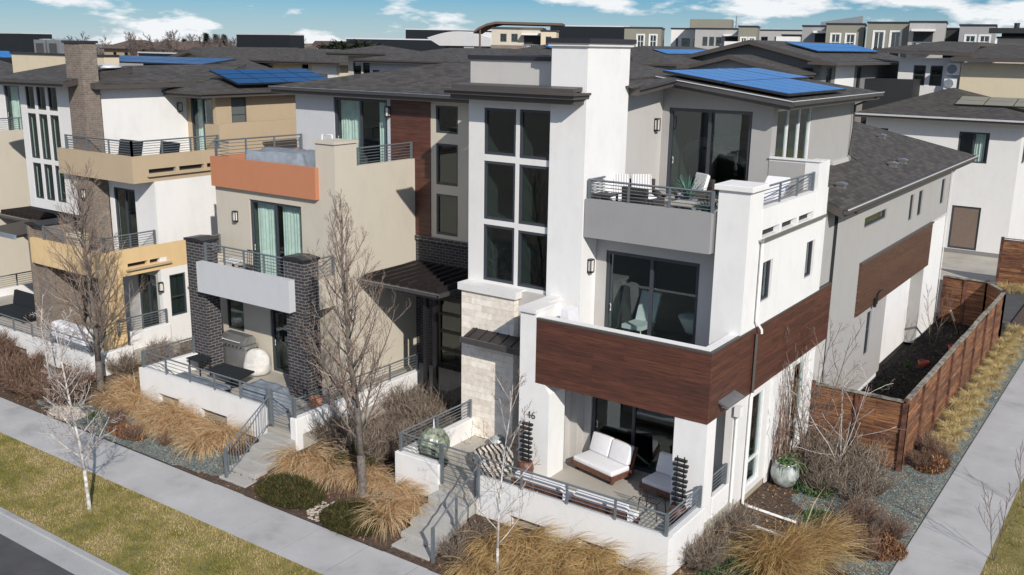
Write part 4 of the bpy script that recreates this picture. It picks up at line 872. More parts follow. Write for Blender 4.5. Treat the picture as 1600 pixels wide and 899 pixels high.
# fence
def fence_run(root, p0, p1, z0, z1, n):
    p0, p1 = Vector((*p0, 0)), Vector((*p1, 0)); d = (p1-p0); L = d.length; a = d.normalized(); nn = Vector((-a.y, a.x, 0))
    for i in range(n):
        q0, q1 = p0.lerp(p1, i/n), p0.lerp(p1, (i+1)/n); mb = MB(); nb = int((z1-z0)/.15)
        for k in range(nb):
            o = nn*(0.012*rnd.uniform(-1, 1)); z = z0+k*(z1-z0)/nb
            mb.prism([tuple(q0+o+Vector((0,0,z+.003))), tuple(q1+o+Vector((0,0,z+.003))), tuple(q1+o+Vector((0,0,z+(z1-z0)/nb-.003))), tuple(q0+o+Vector((0,0,z+(z1-z0)/nb-.003)))], tuple(nn*.03))
        mb.build('board_panel', M['fence'], root)
        dz = rnd.uniform(-.03, .03); c = MB(); c.prism([tuple(q0-nn*.06+Vector((0,0,z1+.01+dz))), tuple(q1-nn*.06+Vector((0,0,z1+.01+dz))), tuple(q1-nn*.06+Vector((0,0,z1+.055+dz))), tuple(q0-nn*.06+Vector((0,0,z1+.055+dz)))], tuple(nn*.15)); c.build('cap_board', M['fcap'], root)
    for i in range(n+1):
        q = p0.lerp(p1, i/n); m = MB().box(q.x-.07, q.x+.07, q.y-.07, q.y+.07, z0-.2, z1+(.12 if i in (0,) else 0.0)); m.build('post', M['fpost'], root)
F1 = thing('wooden_fence', 'weathered orange brown board fence around the dark side yard of the corner house', 'fence', (-5.8, 28.1, 0))
fence_run(F1, (-8.42, 28.15), (-5.72, 28.15), 0.18, 2.2, 2); fence_run(F1, (-5.72, 28.16), (-5.72, 44.6), 0.05, 2.22, 8); fence_run(F1, (-5.72, 44.6), (-6.6, 46.0), 0.05, 2.25, 1); fence_run(F1, (-6.6, 46.0), (-8.4, 46.2), 0.05, 2.25, 2)
F2 = thing('wooden_fence', 'orange brown board fence in full sun beside the rear white house driveway', 'fence', (-7.5, 56.0, 0))
fence_run(F2, (-7.62, 56.0), (-3.0, 56.0), 0.0, 2.55, 3)
o = MB().tube([(-7.2, 44.2, .2), (-7.0, 40.5, 2.1)], .05, 4).build('leaning_plank', M['fcap']); tag(o, 'long pale plank leaning inside the board fenced side yard', 'plank')
for i, (x, y, l) in enumerate([(-6.9, 41.5, 'red plastic bucket farther back in the dark fenced yard'), (-7.4, 38.6, 'red plastic bucket nearer the front of the dark fenced yard')]):
    o = MB().lathe((x, y, .14), [(.16, 0), (.22, .28), (.2, .29), (.15, .06)], 14).build('bucket', M['red'], None, True); tag(o, l, 'bucket')

# ================================================================== HOUSE TYPE B (middle house, and the far left one)
def house_b(dx, dz, label, c_main='beige', c_band='orange', c_panel='bluegrey', c_up='bluegrey', c_strip='beige', cb_='brickd', back=45.0):
    H = thing('townhouse', label, 'house', (-24+dx, 24, 0))
    class D(MB):
        def build(s, *a, **k):
            s.v = [(v[0]+dx, v[1], v[2]+dz) for v in s.v]; return MB.build(s, *a, **k)
    def W_(ax, pos, a0, a1, z0, z1, holes=(), t=.2, m='beige', mb=None):
        mb = mb or D(); wall(mb, ax, pos, a0, a1, z0, z1, holes, t); return mb
    def win(ax, pos, a0, a1, z0, z1, *r, **k):
        if k.get('curtain'): k['curtain'] = [(p+(dx if ax == 'y' else 0), q+(dx if ax == 'y' else 0)) for p, q in k['curtain']]
        if k.get('vs'): k['vs'] = tuple(v+(dx if ax == 'y' else 0) for v in k['vs'])
        if k.get('hs'): k['hs'] = tuple(v+dz for v in k['hs'])
        if ax == 'y': a0 += dx; a1 += dx
        else: pos += dx
        return window(H, ax, pos, a0, a1, z0+dz, z1+dz, *r, **k)
    def rl(p0, p1, z0, z1, *r, **k): return rail(H, (p0[0]+dx, p0[1]), (p1[0]+dx, p1[1]), z0+dz, z1+dz, *r, **k)
    # front wall, side wall, pillar
    w = W_('y', 22.0, -28.1, -22.4, 0.3, 7.5, [(-26.35, -23.8, 4.05, 6.77), (-25.55, -23.2, 0.75, 3.15), (-27.85, -26.95, 1.9, 3.15)])
    w.box(-28.1, -27.9, 22.201, 25.9, 0, 7.5); wall(w, 'x', -22.2, 22.0, 25.9, 0.3, 8.15, [], 0.2); w.box(-23.05, -22.4, 22.0, 23.0, 7.5, 8.9); w.box(-22.4, -22.2, 22.0, 23.0, 8.15, 8.9)
    w.build('wall', M[c_main], H)
    D().box(-23.10, -22.15, 21.95, 23.05, 8.902, 8.98).build('pillar_cap', M[c_main], H)
    win('y', 22.0, -26.35, -23.8, 4.05, 6.77, 'sliding_door', vs=(-25.1,), fwid=.09, rec=.05, depth=2.4, curtain=[(-26.25, -25.3), (-25.0, -24.0)], handle=True, room='inter')
    win('y', 22.0, -25.55, -23.2, 0.75, 3.15, 'sliding_door', vs=(-24.4,), fwid=.1, rec=.05, depth=2.4, handle=True)
    win('y', 22.0, -27.85, -26.95, 1.9, 3.15, fwid=.06, rec=.03, depth=1.5)
    D().box(-28.1, -22.93, 21.84, 21.997, 7.09, 8.12).build('terrace_band', M[c_band], H)
    D().box(-28.1, -23.0, 22.001, 22.15, 7.502, 8.10).build('parapet_inner', M[c_band], H)
    D().box(-28.1, -27.95, 22.15, 25.89, 7.502, 8.10).build('parapet_inner', M[c_band], H)
    D().box(-27.9, -22.4, 22.2, 25.89, 7.3, 7.498).build('terrace_floor', M['concb'], H)
    rl((-27.95, 22.0), (-27.7, 25.75), 8.1, 8.65, 4, 1.3); rl((-27.95, 21.95), (-27.2, 21.95), 8.12, 8.65, 4, 1, (False, False)); rl((-22.3, 23.12), (-22.3, 25.8), 8.15, 8.7, 5, 1.35)
    wall_lamp(H, 'y', 22.0, -27.05+dx, 6.1+dz); wall_lamp(H, 'x', -22.2+dx, 22.55, 3.25+dz)
    # upper storey set back
    w = W_('y', 25.9, -28.1, -23.30, 7.3, 10.4, [(-26.1, -23.48, 7.55, 10.1)]); w.build('wall', M[c_up], H)
    win('y', 25.9, -26.1, -23.48, 7.55, 10.1, 'sliding_door', vs=(-24.8,), fwid=.1, rec=.05, depth=2.6, curtain=[(-26.0, -25.0), (-24.1, -23.7)], room='inter', handle=True)
    wall_lamp(H, 'y', 25.9, -23.4+dx, 9.7+dz)
    D().box(-23.298, -21.5, 25.87, 26.1, 5.47, 10.4).build('wood_panel', M['wood'], H)
    sw = [(-21.28, -20.32, 9.10, 10.02), (-21.26, -20.32, 7.34, 8.75), (-21.26, -20.32, 5.60, 7.02)]
    w = W_('y', 25.9, -21.498, -19.2, 5.47, 10.4, sw); wall(w, 'x', -19.2, 26.1, back, 0.2, 10.4, [], .2); w.box(-28.1, -27.9, 26.1, back, 0, 10.4); w.box(-28.1, -19.2, back, back+.2, 0, 10.4); w.build('wall', M[c_strip], H)
    for q in sw: win('y', 25.9, *q, fwid=.07, rec=.02, depth=1.4)
    w = W_('y', 25.88, -22.2, -19.19, 0.3, 5.3, [(-21.25, -20.1, 0.78, 3.35)], .22); b = w.build('entry_wall', M['brickdd'], H)
    D().box(-22.2, -19.17, 25.82, 26.0, 5.302, 5.46).build('soldier_course', M[cb_], H)
    f = win('y', 25.88, -21.25, -20.1, 0.78, 3.35, 'entry_door', hs=(1.45, 2.1, 2.75), fwid=.13, rec=.06, mat='black', depth=1.2, gl='glass')
    # roof
    SW, SE, P1 = (-28.75+dx, 25.3, 10.42+dz), (-18.55+dx, 25.3, 10.42+dz), (-23.05+dx, 28.4, 11.35+dz); NW, NE, P2 = (-28.75+dx, back+.8, 10.42+dz), (-18.55+dx, back+.8, 10.42+dz), (-23.05+dx, max(28.5, back-2.5), 11.35+dz)
    roof(H, [([SW, SE, P1], 'x'), ([SE, NE, P2, P1], 'y'), ([NW, SW, P1, P2], 'y'), ([NE, NW, P2], 'x')], 0.2)
    gutter(H, (SW[0], SW[1]-0.001, SW[2]-.01), (SE[0], SE[1]-0.001, SE[2]-.01), 'gutter', .12)
    MB().box(SW[0], SE[0], 25.165, 25.19, SW[2]-.02, SW[2]).build('gutter_lip', M['cover'], H)
    # brick columns and balcony
    for x0, x1 in ((-23.16, -22.27), (-28.1, -27.2)):
        D().box(x0, x1, 20.62, 21.22, 0.3, 5.34).build('brick_column', M[cb_], H); D().prism([(x0-.05, 20.57, 5.342), (x1+.05, 20.57, 5.342), (x1+.05, 20.57, 5.42), ((x0+x1)/2, 20.57, 5.47), (x0-.05, 20.57, 5.42)], (0, .70, 0)).build('column_cap', M['coping'], H)
    D().box(-27.25, -22.72, 20.35, 20.617, 3.68, 4.73).build('balcony_band', M[c_panel], H)
    D().box(-27.19, -23.17, 20.618, 21.998, 3.85, 4.02).build('balcony_floor', M['dgrey'], H)
    D().box(-22.45, -22.25, 21.222, 21.998, 3.68, 4.66).build('balcony_side', M[c_main], H); D().box(-28.08, -27.9, 21.222, 21.998, 3.68, 4.66).build('balcony_side', M[c_main], H)
    D().box(-23.169, -22.45, 21.225, 21.998, 3.85, 4.02).build('balcony_floor', M['dgrey'], H)
    rl((-27.15, 20.68), (-23.2, 20.68), 4.73, 5.33, 5, 1.05); rl((-22.35, 21.25), (-22.35, 21.97), 4.66, 5.33, 5, .8); rl((-28.0, 21.25), (-28.0, 21.97), 4.66, 5.33, 5, .8)
    # canopy with posts
    cn = D().slab([(-22.195, 22.95, 4.42), (-18.75, 22.95, 4.42), (-18.75, 25.8, 4.55), (-22.195, 25.8, 4.55)], .08)
    for i in range(9): cn.box(-22.0+i*.39, -21.97+i*.39, 23.0, 25.78, 4.40, 4.585)
    cn.build('entry_canopy', M['seam'], H)
    D().box(-22.19, -18.8, 23.0, 25.8, 4.20, 4.335).build('canopy_soffit', M['gutter'], H); D().box(-22.19, -18.70, 22.85, 22.945, 4.31, 4.43).build('gutter', M['gutter'], H); D().box(-18.745, -18.65, 22.85, 25.8, 4.31, 4.43).build('gutter', M['gutter'], H); D().box(-22.19, -18.65, 22.83, 22.849, 4.41, 4.44).build('gutter_lip', M['alu'], H)
    for x in (-19.35, -19.75): D().box(x, x+.14, 23.35, 23.49, 0.7, 4.17).build('canopy_post', M['black'], H)
    # porch
    p = D().box(-28.0, -20.46, 18.66, 21.99, 0.1, 0.72); p.box(-22.19, -20.46, 21.99, 24.1, 0.1, 0.72); p.box(-22.18, -19.3, 24.1, 25.87, 0.1, 0.74); p.box(-21.75, -20.47, 18.42, 18.66, 0.1, 0.718); p.build('porch_floor', M['concb'], H)
    p = D(); wall(p, 'y', 18.4, -28.06, -21.76, 0, 1.30, [(-27.1, -26.0, 0, .62), (-24.9, -23.6, 0, .60)], .25); p.box(-28.06, -27.81, 18.65, 20.61, 0, 1.30); D().box(-20.72, -20.461, 18.4, 24.1, 0, 1.25).build('porch_wall', M['white'], H, bevel=.02); p.build('porch_wall', M['white'], H, bevel=.02)
    D().box(-27.2, -23.5, 18.56, 18.645, 0, .66).build('foundation', M['foundation'], H)
    rl((-27.95, 18.52), (-21.8, 18.52), 1.3, 1.86, 4, 1.25); rl((-27.95, 18.55), (-27.95, 20.55), 1.3, 1.86, 4, 1.0, (False, True)); rl((-20.6, 18.5), (-20.6, 24.05), 1.25, 1.8, 5, 1.4); rl((-21.6, 18.5), (-20.66, 18.5), .76, 1.9, 9, 3, name='gate')
    for i in range(5):
        t = i/5; D().box(-21.6+.5*t, -20.5+.5*t, 17.94-i*.45, 18.39-i*.45, -.1, .72-.125*(i+1)).build('step', M['step'], H, bevel=.012)
    rail(H, (-21.5+dx, 18.35), (-20.95+dx, 16.2), 0.05+dz*.3, .95+dz*.3, 3, 2.4, name='handrail', slope=(.85, 0), vertical=True)
    return H
H2 = house_b(0, 0, 'beige middle house with terracotta terrace band and dark brick columns')
S(MB().box(-21.0, -19.85, 15.882, 16.15, -0.2, 0.012), 'path', M['step'])
roof_vent(H2, -21.5, 30.0, 11.2)
H4 = house_b(-22.9, -0.3, 'pale house cut off by the left edge of the photo, behind the brick chimney house', 'olive' if False else 'beige', 'cream', 'white', 'white2', 'beige', 'brickd', back=29.0)

# things around house 2
def simple(name, label, cat, parts, loc=(0, 0, 0), group=None):
    t = thing(name, label, cat, loc, group)
    for nm, mb, m in parts: mb.build(nm, M[m], t)
    return t
x, y, z = -26.75, 21.55, .72
t = thing('barbecue_grill', 'stainless steel barbecue grill beside the left brick column of the beige house', 'grill', (x, y, z))
MB().box(x-.62, x+.62, y-.25, y+.28, z+.08, z+.86).build('cabinet', M['alu'], t)
MB().box(x-.70, x+.70, y-.31, y+.30, z+.861, z+.97).build('control_panel', M['alu'], t)
MB().prism([(x-.62, y-.28, z+.972), (x-.62, y-.28, z+1.08), (x-.62, y-.12, z+1.27), (x-.62, y+.16, z+1.28), (x-.62, y+.28, z+1.12), (x-.62, y+.28, z+.972)], (1.24, 0, 0)).build('lid', M['alu'], t, bevel=.02)
for i in range(6): MB().tube([(x-.5+i*.2, y-.31, z+.915), (x-.5+i*.2, y-.35, z+.915)], .03, 10).build('knob', M['black'], t)
MB().tube([(x-.45, y-.31, z+1.10), (x-.45, y-.35, z+1.10), (x+.45, y-.35, z+1.10), (x+.45, y-.31, z+1.10)], .014, 6).build('handle', M['lampglass'], t)
for i in range(2): MB().box(x-.52+i*.55, x-.02+i*.55, y-.262, y-.251, z+.15, z+.80).build('cabinet_door', M['alu'], t)
for sx in (-.55, .55):
    for sy in (-.2, .22): MB().tube([(x+sx-.02, y+sy, z+.04), (x+sx+.02, y+sy, z+.04)], .04, 10).build('wheel', M['black'], t)
t = thing('pod_chair', 'round white covered chair between the grill and the right brick column', 'chair', (-25.35, 21.3, .72)); c0 = (-25.75, 21.5)
pod = MB().lathe((*c0, .72), [(.38, .03), (.45, .10), (.47, .22), (.48, .34), (.475, .46), (.46, .56), (.43, .66), (.38, .75), (.31, .82), (.22, .87), (.12, .89), (.03, .89)], 36)
for i_, v_ in enumerate(pod.v):
    dx_, dy_, dz_ = v_[0]-c0[0], v_[1]-c0[1], v_[2]-.72; f_ = max(0, (dx_*.35-dy_*.94)/.48)*max(0, min(1, (dz_-.30)/.2)); k_ = 1+.05*mnoise.noise(Vector((dx_*5, dy_*5, dz_*4)))
    pod.v[i_] = (c0[0]+dx_*k_-.35*.30*f_, c0[1]+dy_*k_+.94*.30*f_, v_[2]-.16*f_)
pod.build('cover', M['podc'], t, True)
MB().lathe((*c0, .72), [(.3, 0), (.3, .05)], 16).build('base', M['black'], t)
x, y = -25.0, 20.25
t = thing('patio_table', 'large square black patio table on the beige house porch', 'table', (x, y, .72), None, 0)
MB().slab([(-26.3, 19.80, 1.24), (-24.6, 19.72, 1.24), (-24.85, 20.62, 1.24), (-26.35, 20.55, 1.24)], .05).build('tabletop', M['darkblue'], t)
MB().lathe((-25.5, 20.18, .72), [(.32, 0), (.32, .03), (.05, .05), (.05, .465)], 14).build('pedestal', M['black'], t)
x, y = -27.2, 20.2
t = thing('side_table', 'small dark side table against the left brick column of the beige house', 'table', (x, y, .72))
MB().box(x-.35, x+.35, y-.28, y+.28, 1.32, 1.36).build('tabletop', M['darkblue'], t)
for sx in (-.3, .26):
    for sy in (-.23, .19): MB().box(x+sx, x+sx+.04, y+sy, y+sy+.04, .72, 1.32).build('leg', M['black'], t)
t = thing('patio_bench', 'low bench with grey cushions along the inside of the beige house front porch wall', 'bench', (-25.6, 19.1, .72))
MB().box(-27.0, -24.6, 18.8, 19.45, .95, 1.0).build('seat_frame', M['black'], t)
for i in range(3): MB().box(-26.98+i*.8, -26.22+i*.8, 18.82, 19.43, 1.001, 1.12).build('seat_cushion', M['cover'], t, bevel=.03)
for x in (-26.95, -24.7):
    for y in (18.83, 19.36): MB().box(x, x+.06, y, y+.06, .72, .95).build('leg', M['black'], t)
def draped(cx, cy, z, sx, sy, hh, label, seed, rz=0, cat='cover'):
    mb = MB(); n = 18; r_ = random.Random(seed)
    for j in range(n+1):
        for i in range(n+1):
            u, v = i/n*2-1, j/n*2-1; e = max(abs(u), abs(v)); f = 1 if e < .78 else max(0, (1-(e-.78)/.22))
            zz = z+hh*f*(1+.10*mnoise.noise(Vector((u*2, v*2, seed))))+.03*mnoise.noise(Vector((u*7, v*7, seed)))
            a, b = u*sx*(1+.04*mnoise.noise(Vector((u*5, v*5, 9+seed)))), v*sy
            mb.v.append((cx+a*math.cos(rz)-b*math.sin(rz), cy+a*math.sin(rz)+b*math.cos(rz), max(z+.0, zz)))
    for j in range(n):
        for i in range(n): mb.f.append((j*(n+1)+i, j*(n+1)+i+1, (j+1)*(n+1)+i+1, (j+1)*(n+1)+i))
    o = mb.build('furniture_cover', M['cover'], None, True); return tag(o, label, cat)
draped(-22.9, 19.4, .72, .8, .5, .75, 'blue grey fabric cover draped over furniture inside the gate of the beige house', 3)
draped(-26.0, 23.3, 7.5, 1.35, .8, .85, 'blue grey fabric cover over furniture on the terracotta banded terrace', 5, .3)
t = thing('easel_stand', 'white folding stand leaning by the upper pillar of the beige house terrace', 'stand', (-23.9, 23.6, 7.5))
MB().tube([(-24.3, 23.3, 7.5), (-24.25, 23.5, 9.0), (-23.9, 23.6, 9.0)], .03, 5).build('leg', M['white'], t); MB().tube([(-23.6, 23.4, 7.5), (-23.9, 23.6, 9.0)], .03, 5).build('leg', M['white'], t); MB().tube([(-24.3, 23.4, 8.0), (-23.7, 23.5, 8.3)], .025, 5).build('brace', M['white'], t)
o = MB().lathe((-21.6, 20.3, .72), [(.14, 0), (.2, .3), (.22, .42), (.18, .42), (.16, .36)], 16).build('flower_pot', M['orange'], None, True); tag(o, 'orange flower pot at the foot of the right brick column', 'flower pot')
t = thing('balcony_table', 'small table with a pale cloth on the brick column balcony of the beige house', 'table', (-26.4, 21.2, 4.02))
MB().box(-26.75, -26.05, 20.95, 21.5, 4.72, 4.76).build('tablecloth', M['fabric'], t); MB().tube([(-26.4, 21.22, 4.02), (-26.4, 21.22, 4.72)], .04, 8).build('pedestal', M['black'], t)
t = thing('metal_chair', 'dark metal chair behind the cloth covered table on the balcony', 'chair', (-26.3, 21.75, 4.02)); x, y = -26.3, 21.72
MB().box(x-.22, x+.22, y-.2, y+.2, 4.45, 4.48).build('seat', M['black'], t)
b = MB()
for i in range(5): b.tube([(x-.2+i*.1, y+.2, 4.48), (x-.2+i*.1, y+.24, 4.98)], .009, 4)
b.tube([(x-.22, y+.24, 4.98), (x+.22, y+.24, 4.98)], .013, 5); b.build('backrest', M['black'], t)
for sx in (-.2, .2):
    for sy in (-.18, .18): MB().tube([(x+sx, y+sy, 4.45), (x+sx, y+sy, 4.02)], .012, 4).build('leg', M['black'], t)

# ================================================================== HOUSE 3 : brown brick chimney, yellow balcony
H3 = thing('townhouse', 'white and tan house with tall brown brick chimney and yellow balcony band', 'house', (-36, 24, 0)); h = H3
XE = -32.05
tw3 = [(a, a+.64, z0, z1) for (z0, z1) in ((9.22, 10.25), (7.22, 9.05), (5.55, 7.03)) for a in (-39.4, -38.58, -37.76)]
w = MB(); wall(w, 'y', 21.7, -39.85, -36.12, 5.15, 10.36, tw3); w.box(-39.85, -39.65, 21.9, 27, 5.15, 10.36); w.build('wall', M['white2'], h)
for q in tw3: window(h, 'y', 21.7, *q, fwid=.05, rec=.03, depth=1.6)
MB().box(-39.85, -36.1, 21.68, 22.6, 5.02, 5.148).build('soffit', M['coping'], h)
MB().box(-39.3, -36.1, 22.6, 22.8, 0.4, 5.02).build('wood_panel', M['wood'], h)
c = MB().box(-36.1, -35.06, 21.6, 22.28, 0.4, 11.86).build('chimney', M['brickb'], h); MB().box(-36.16, -35.0, 21.54, 22.34, 11.861, 11.95).build('chimney_cap', M['coping'], c)
w = MB(); wall(w, 'y', 22.3, -35.018, XE-.2, 3.4, 6.85, [(-34.75, -33.35, 3.75, 6.38)]); wall(w, 'x', XE, 22.3, 45, .3, 6.85, [(22.66, 23.4, 1.45, 3.12)]); w.build('wall', M['white'], h)
window(h, 'y', 22.3, -34.75, -33.35, 3.75, 6.38, 'sliding_door', vs=(-34.05,), fwid=.08, rec=.04, depth=2.5)
window(h, 'x', XE, 22.66, 23.4, 1.45, 3.12, hs=(2.2,), fwid=.06, rec=.04, depth=1.2, gl='glass')
wall_lamp(h, 'y', 21.6, -35.6, 6.1); wall_lamp(h, 'x', XE, 22.2, 2.75)
# tan terrace band with scuppers
w = MB(); w.box(-36.9, XE, 21.597-.0, 21.59+.16, 6.82, 7.82); w.build('terrace_band', M['tan'], h) if False else None
MB().box(-36.95, XE, 21.42, 21.58, 6.82, 7.82).build('terrace_band', M['tan'], h)
w = MB(); wall(w, 'x', XE+.001, 21.581, 26.0, 6.82, 7.82, [(22.1, 23.3, 7.13, 7.30), (23.45, 24.6, 7.13, 7.30), (24.75, 25.9, 7.13, 7.30)], .16); w.build('terrace_band', M['tan'], h)
for a, b in ((22.1, 23.3), (23.45, 24.6), (24.75, 25.9)): MB().box(XE-.2, XE-.165, a-.02, b+.02, 7.1, 7.33).build('scupper', M['dark'], h)
MB().box(XE+.003, XE+.12, 22.0, 26.0, 7.03, 7.09).build('scupper_gutter', M['tan'], h)
MB().box(-35.018, XE-.2, 21.6, 26.4, 7.0, 7.15).build('terrace_floor', M['concb'], h)
rail(h, (-36.4, 21.5), (XE-.08, 21.5), 7.82, 8.35, 5, 1.5); rail(h, (XE-.08, 21.5), (XE-.08, 25.4), 7.82, 8.35, 5, 1.3)
w = MB(); w.box(XE-.9, XE, 25.45, 25.65, 7.3, 8.75); w.box(XE-.2, XE, 25.65, 31, 7.3, 8.8); w.build('parapet', M['tan'], h)
# third floor walls
w = MB().box(-35.5, -35.3, 22.452, 26.4, 7.15, 10.3); w.build('wall', M['white'], h)
w = MB(); wall(w, 'y', 26.4, -35.3, -33.4, 7.15, 9.95, [(-35.05, -33.6, 7.2, 9.72)]); wall(w, 'x', -33.4, 26.6, 33.5, 7.15, 9.95, [(27.2, 28.0, 8.45, 9.72)]); w.build('wall', M['tan'], h)
window(h, 'y', 26.4, -35.05, -33.6, 7.2, 9.72, 'sliding_door', vs=(-34.3,), fwid=.08, rec=.04, depth=2.2, curtain=[(-34.95, -34.45), (-33.95, -33.7)], room='inter')
window(h, 'x', -33.4, 27.2, 28.0, 8.45, 9.72, hs=(9.0,), fwid=.06, rec=.04, depth=1.2)
wall_lamp(h, 'x', -35.3, 26.0, 9.3)
roof(h, [([(-41.0, 20.9, 10.40), (-35.2, 20.9, 10.46), (-36.1, 24.5, 10.95), (-41.0, 24.5, 10.95)], 'x')], .2)
gutter(h, (-41.0, 20.899, 10.38), (-35.2, 20.899, 10.44), 'fascia', .1)
roof(h, [([(-36.4, 21.9, 10.42), (-34.75, 21.9, 10.36), (-34.75, 27.0, 10.36), (-37.4, 31.5, 11.0), (-37.4, 25.0, 10.95)], 'y'), ([(-47, 26.5, 10.5), (-37.4, 26.5, 10.7), (-37.4, 31.5, 11.0), (-47, 31.5, 11.0)], 'x')], .16)
roof(h, [([(-35.6, 25.3, 10.03), (-32.85, 25.3, 10.03), (-32.85, 34.5, 10.03), (-34.74, 31.5, 10.55), (-34.74, 28.2, 10.55)], 'y')], .2)
gutter(h, (-35.6, 25.299, 10.01), (-32.85, 25.299, 10.01), 'fascia', .1); gutter(h, (-32.849, 25.2, 10.01), (-32.849, 34.5, 10.01), 'fascia', .1)
panels(h, (-47.0, 29.0, 10.86), (1, 0, 0), (0, 1, .12), 6, 2, 1.55, 1.0, .03, .12, (), 'solar2')
for k in range(3): panels(h, (-32.95-.62*k, 27.2+.0*k, 10.08+.17*k), (0, 1, 0), (-1, 0, .275), 4, 1, 1.35, .6, .03, .26, (), 'solar2')
o_ = MB().lathe((-36.4, 23.6, 10.9), [(.5, 0), (.5, .05), (.3, .12), (.02, .14)], 16).build('skylight_dome', M['gutterw'], h, True)
b = MB().box(-45.5, -38.2, 24.6, 24.8, 10.3, 11.3); b.box(-38.4, -38.2, 24.8, 25.3, 10.3, 11.3); b.box(-45.5, -45.3, 24.8, 26.6, 10.3, 11.3); b.build('roof_parapet', M['creamy'], h)
b = MB().box(-45.55, -38.15, 24.55, 24.85, 11.302, 11.38); b.box(-38.45, -38.15, 24.85, 25.3, 11.302, 11.38); b.build('coping', M['coping'], h)
MB().box(-45.3, -38.4, 24.8, 26.6, 10.9, 11.0).build('flat_roof', M['greyband'], h)
# yellow balcony
YF = 19.95
w = MB().box(-37.0, XE, YF, YF+.18, 3.42, 4.42); w.build('balcony_band', M['yellow'], h)
w = MB(); wall(w, 'x', XE+.001, YF+.181, 25.4, 3.42, 4.42, [(20.9, 21.75, 3.72, 3.88), (21.85, 22.6, 3.72, 3.88)], .18); w.build('balcony_band', M['yellow'], h)
MB().box(XE-.23, XE-.19, 20.85, 22.65, 3.68, 3.92).build('scupper', M['dark'], h); MB().box(XE+.003, XE+.12, 20.8, 22.75, 3.62, 3.68).build('scupper_gutter', M['tan'], h)
MB().box(-36.9, XE-.2, YF+.18, 22.29, 3.55, 3.72).build('balcony_floor', M['concb'], h)
MB().box(XE-.5, XE, YF+.02, YF+.7, .3, 3.418).build('yellow_column', M['yellow'], h)
rail(h, (-36.1, YF+.09), (XE-.09, YF+.09), 4.42, 4.95, 5, 1.2); rail(h, (XE-.09, YF+.15), (XE-.09, 22.2), 4.42, 4.95, 5, 1.1)
c = MB().box(-37.1, -36.15, 20.05-.0, 21.3, .4, 4.95) if False else MB().box(-37.12, -36.15, YF+.181, 21.4, .4, 4.95); c.box(-37.12, -37.003, YF, YF+.18, .4, 4.95); c.build('brick_pier', M['brickb'], h)
MB().prism([(-37.17, YF-.05, 4.952), (-36.1, YF-.05, 4.952), (-36.1, YF-.05, 5.0), (-36.63, YF-.05, 5.1), (-37.17, YF-.05, 5.0)], (0, 1.5, 0)).build('pier_cap', M['coping'], h)
rail(h, (-36.1, 21.3), (-36.1, 22.2), 4.42, 4.95, 5, .9)
w = MB(); wall(w, 'y', 22.3, -36.1, XE-.2, .4, 3.5, [(-35.7, -34.8, .75, 3.1), (-33.6, -32.4, .75, 3.1)]); w.build('wall', M['cream'], h)
window(h, 'y', 22.3, -35.7, -34.8, .75, 3.1, 'entry_door', fwid=.1, rec=.05, depth=1.5, mat='black'); window(h, 'y', 22.3, -33.6, -32.4, .75, 3.1, 'sliding_door', vs=(-33,), fwid=.08, rec=.05, depth=1.5)
p = MB().box(-48, -31.15, 18.66, 22.29, .0, .62); p.build('porch_floor', M['concb'], h)
p = MB(); wall(p, 'y', 18.4, -38.8, -30.9, 0, 1.08, [(-36.6, -35.2, 0, .55), (-33.0, -32.2, 0, .5)], .25); p.box(-31.15, -30.901, 18.65, 20.1, 0, 1.08); MB().box(-32.0, -31.8, 20.72, 22.4, 0, 1.3).build('porch_wall', M['white'], h, bevel=.02); p.build('porch_wall', M['white'], h, bevel=.02)
MB().box(-36.7, -32.1, 18.56, 18.645, 0, .6).build('foundation', M['foundation'], h)
rail(h, (-38.7, 18.52), (-31.0, 18.52), 1.08, 1.6, 4, 1.4); rail(h, (-31.9, 20.2), (-31.9, 22.3), 1.3, 1.85, 5, 1)
MB().slab([(-39.7, 19.6, 4.5), (-37.3, 19.6, 4.5), (-37.3, 21.6, 4.62), (-39.7, 21.6, 4.62)], .1).build('entry_canopy', M['seam'], h); MB().box(-39.75, -37.3, 19.5, 19.6, 4.36, 4.52).build('gutter', M['cover'], h)
downspout(h, [(-31.75, 20.4, .35), (-30.5, 19.6, .30), (-29.2, 18.8, .27)], 'tan', .05)
# things around house 3
for i, (x, l) in enumerate(((-44.7, 'grey air conditioner at the left end of the cream roof parapet'), (-43.6, 'grey air conditioner nearer the brick chimney on the cream parapet roof'))):
    t = thing('air_conditioner', l, 'air conditioner', (x, 26.0, 11.0), 'rooftop air conditioners'); MB().box(x-.48, x+.48, 25.55, 26.45, 11.0, 11.95).build('casing', M['alu'], t)
    MB().lathe((x, 26.0, 11.951), [(.4, 0), (.4, .04), (.05, .05)], 16).build('fan_grille', M['cover'], t); MB().box(x-.3, x+.3, 25.53, 25.548, 11.3, 11.8).build('louvre', M['gutter'], t)
def dark_sofa(x, y, z, w_, label, m='cover'):
    t = thing('outdoor_sofa', label, 'sofa', (x, y, z))
    MB().box(x-w_/2, x+w_/2, y-.4, y+.4, z+.12, z+.42).build('seat', M[m], t, bevel=.03); MB().prism([(x-w_/2, y+.3, z+.42), (x-w_/2, y+.42, z+.42), (x-w_/2, y+.55, z+1.0), (x-w_/2, y+.42, z+1.0)], (w_, 0, 0)).build('backrest', M[m], t, bevel=.03)
    for s in (-1, 1): MB().box(x+s*(w_/2-.1)-.03, x+s*(w_/2-.1)+.03, y-.35, y+.35, z, z+.12).build('leg', M['black'], t)
dark_sofa(-34.7, 22.7, 7.15, 1.6, 'dark slatted sofa behind the corner railing of the tan terrace, left one', 'darkblue')
dark_sofa(-32.95, 23.3, 7.15, 1.1, 'dark slatted chair right of the dark sofa on the tan terrace', 'darkblue')
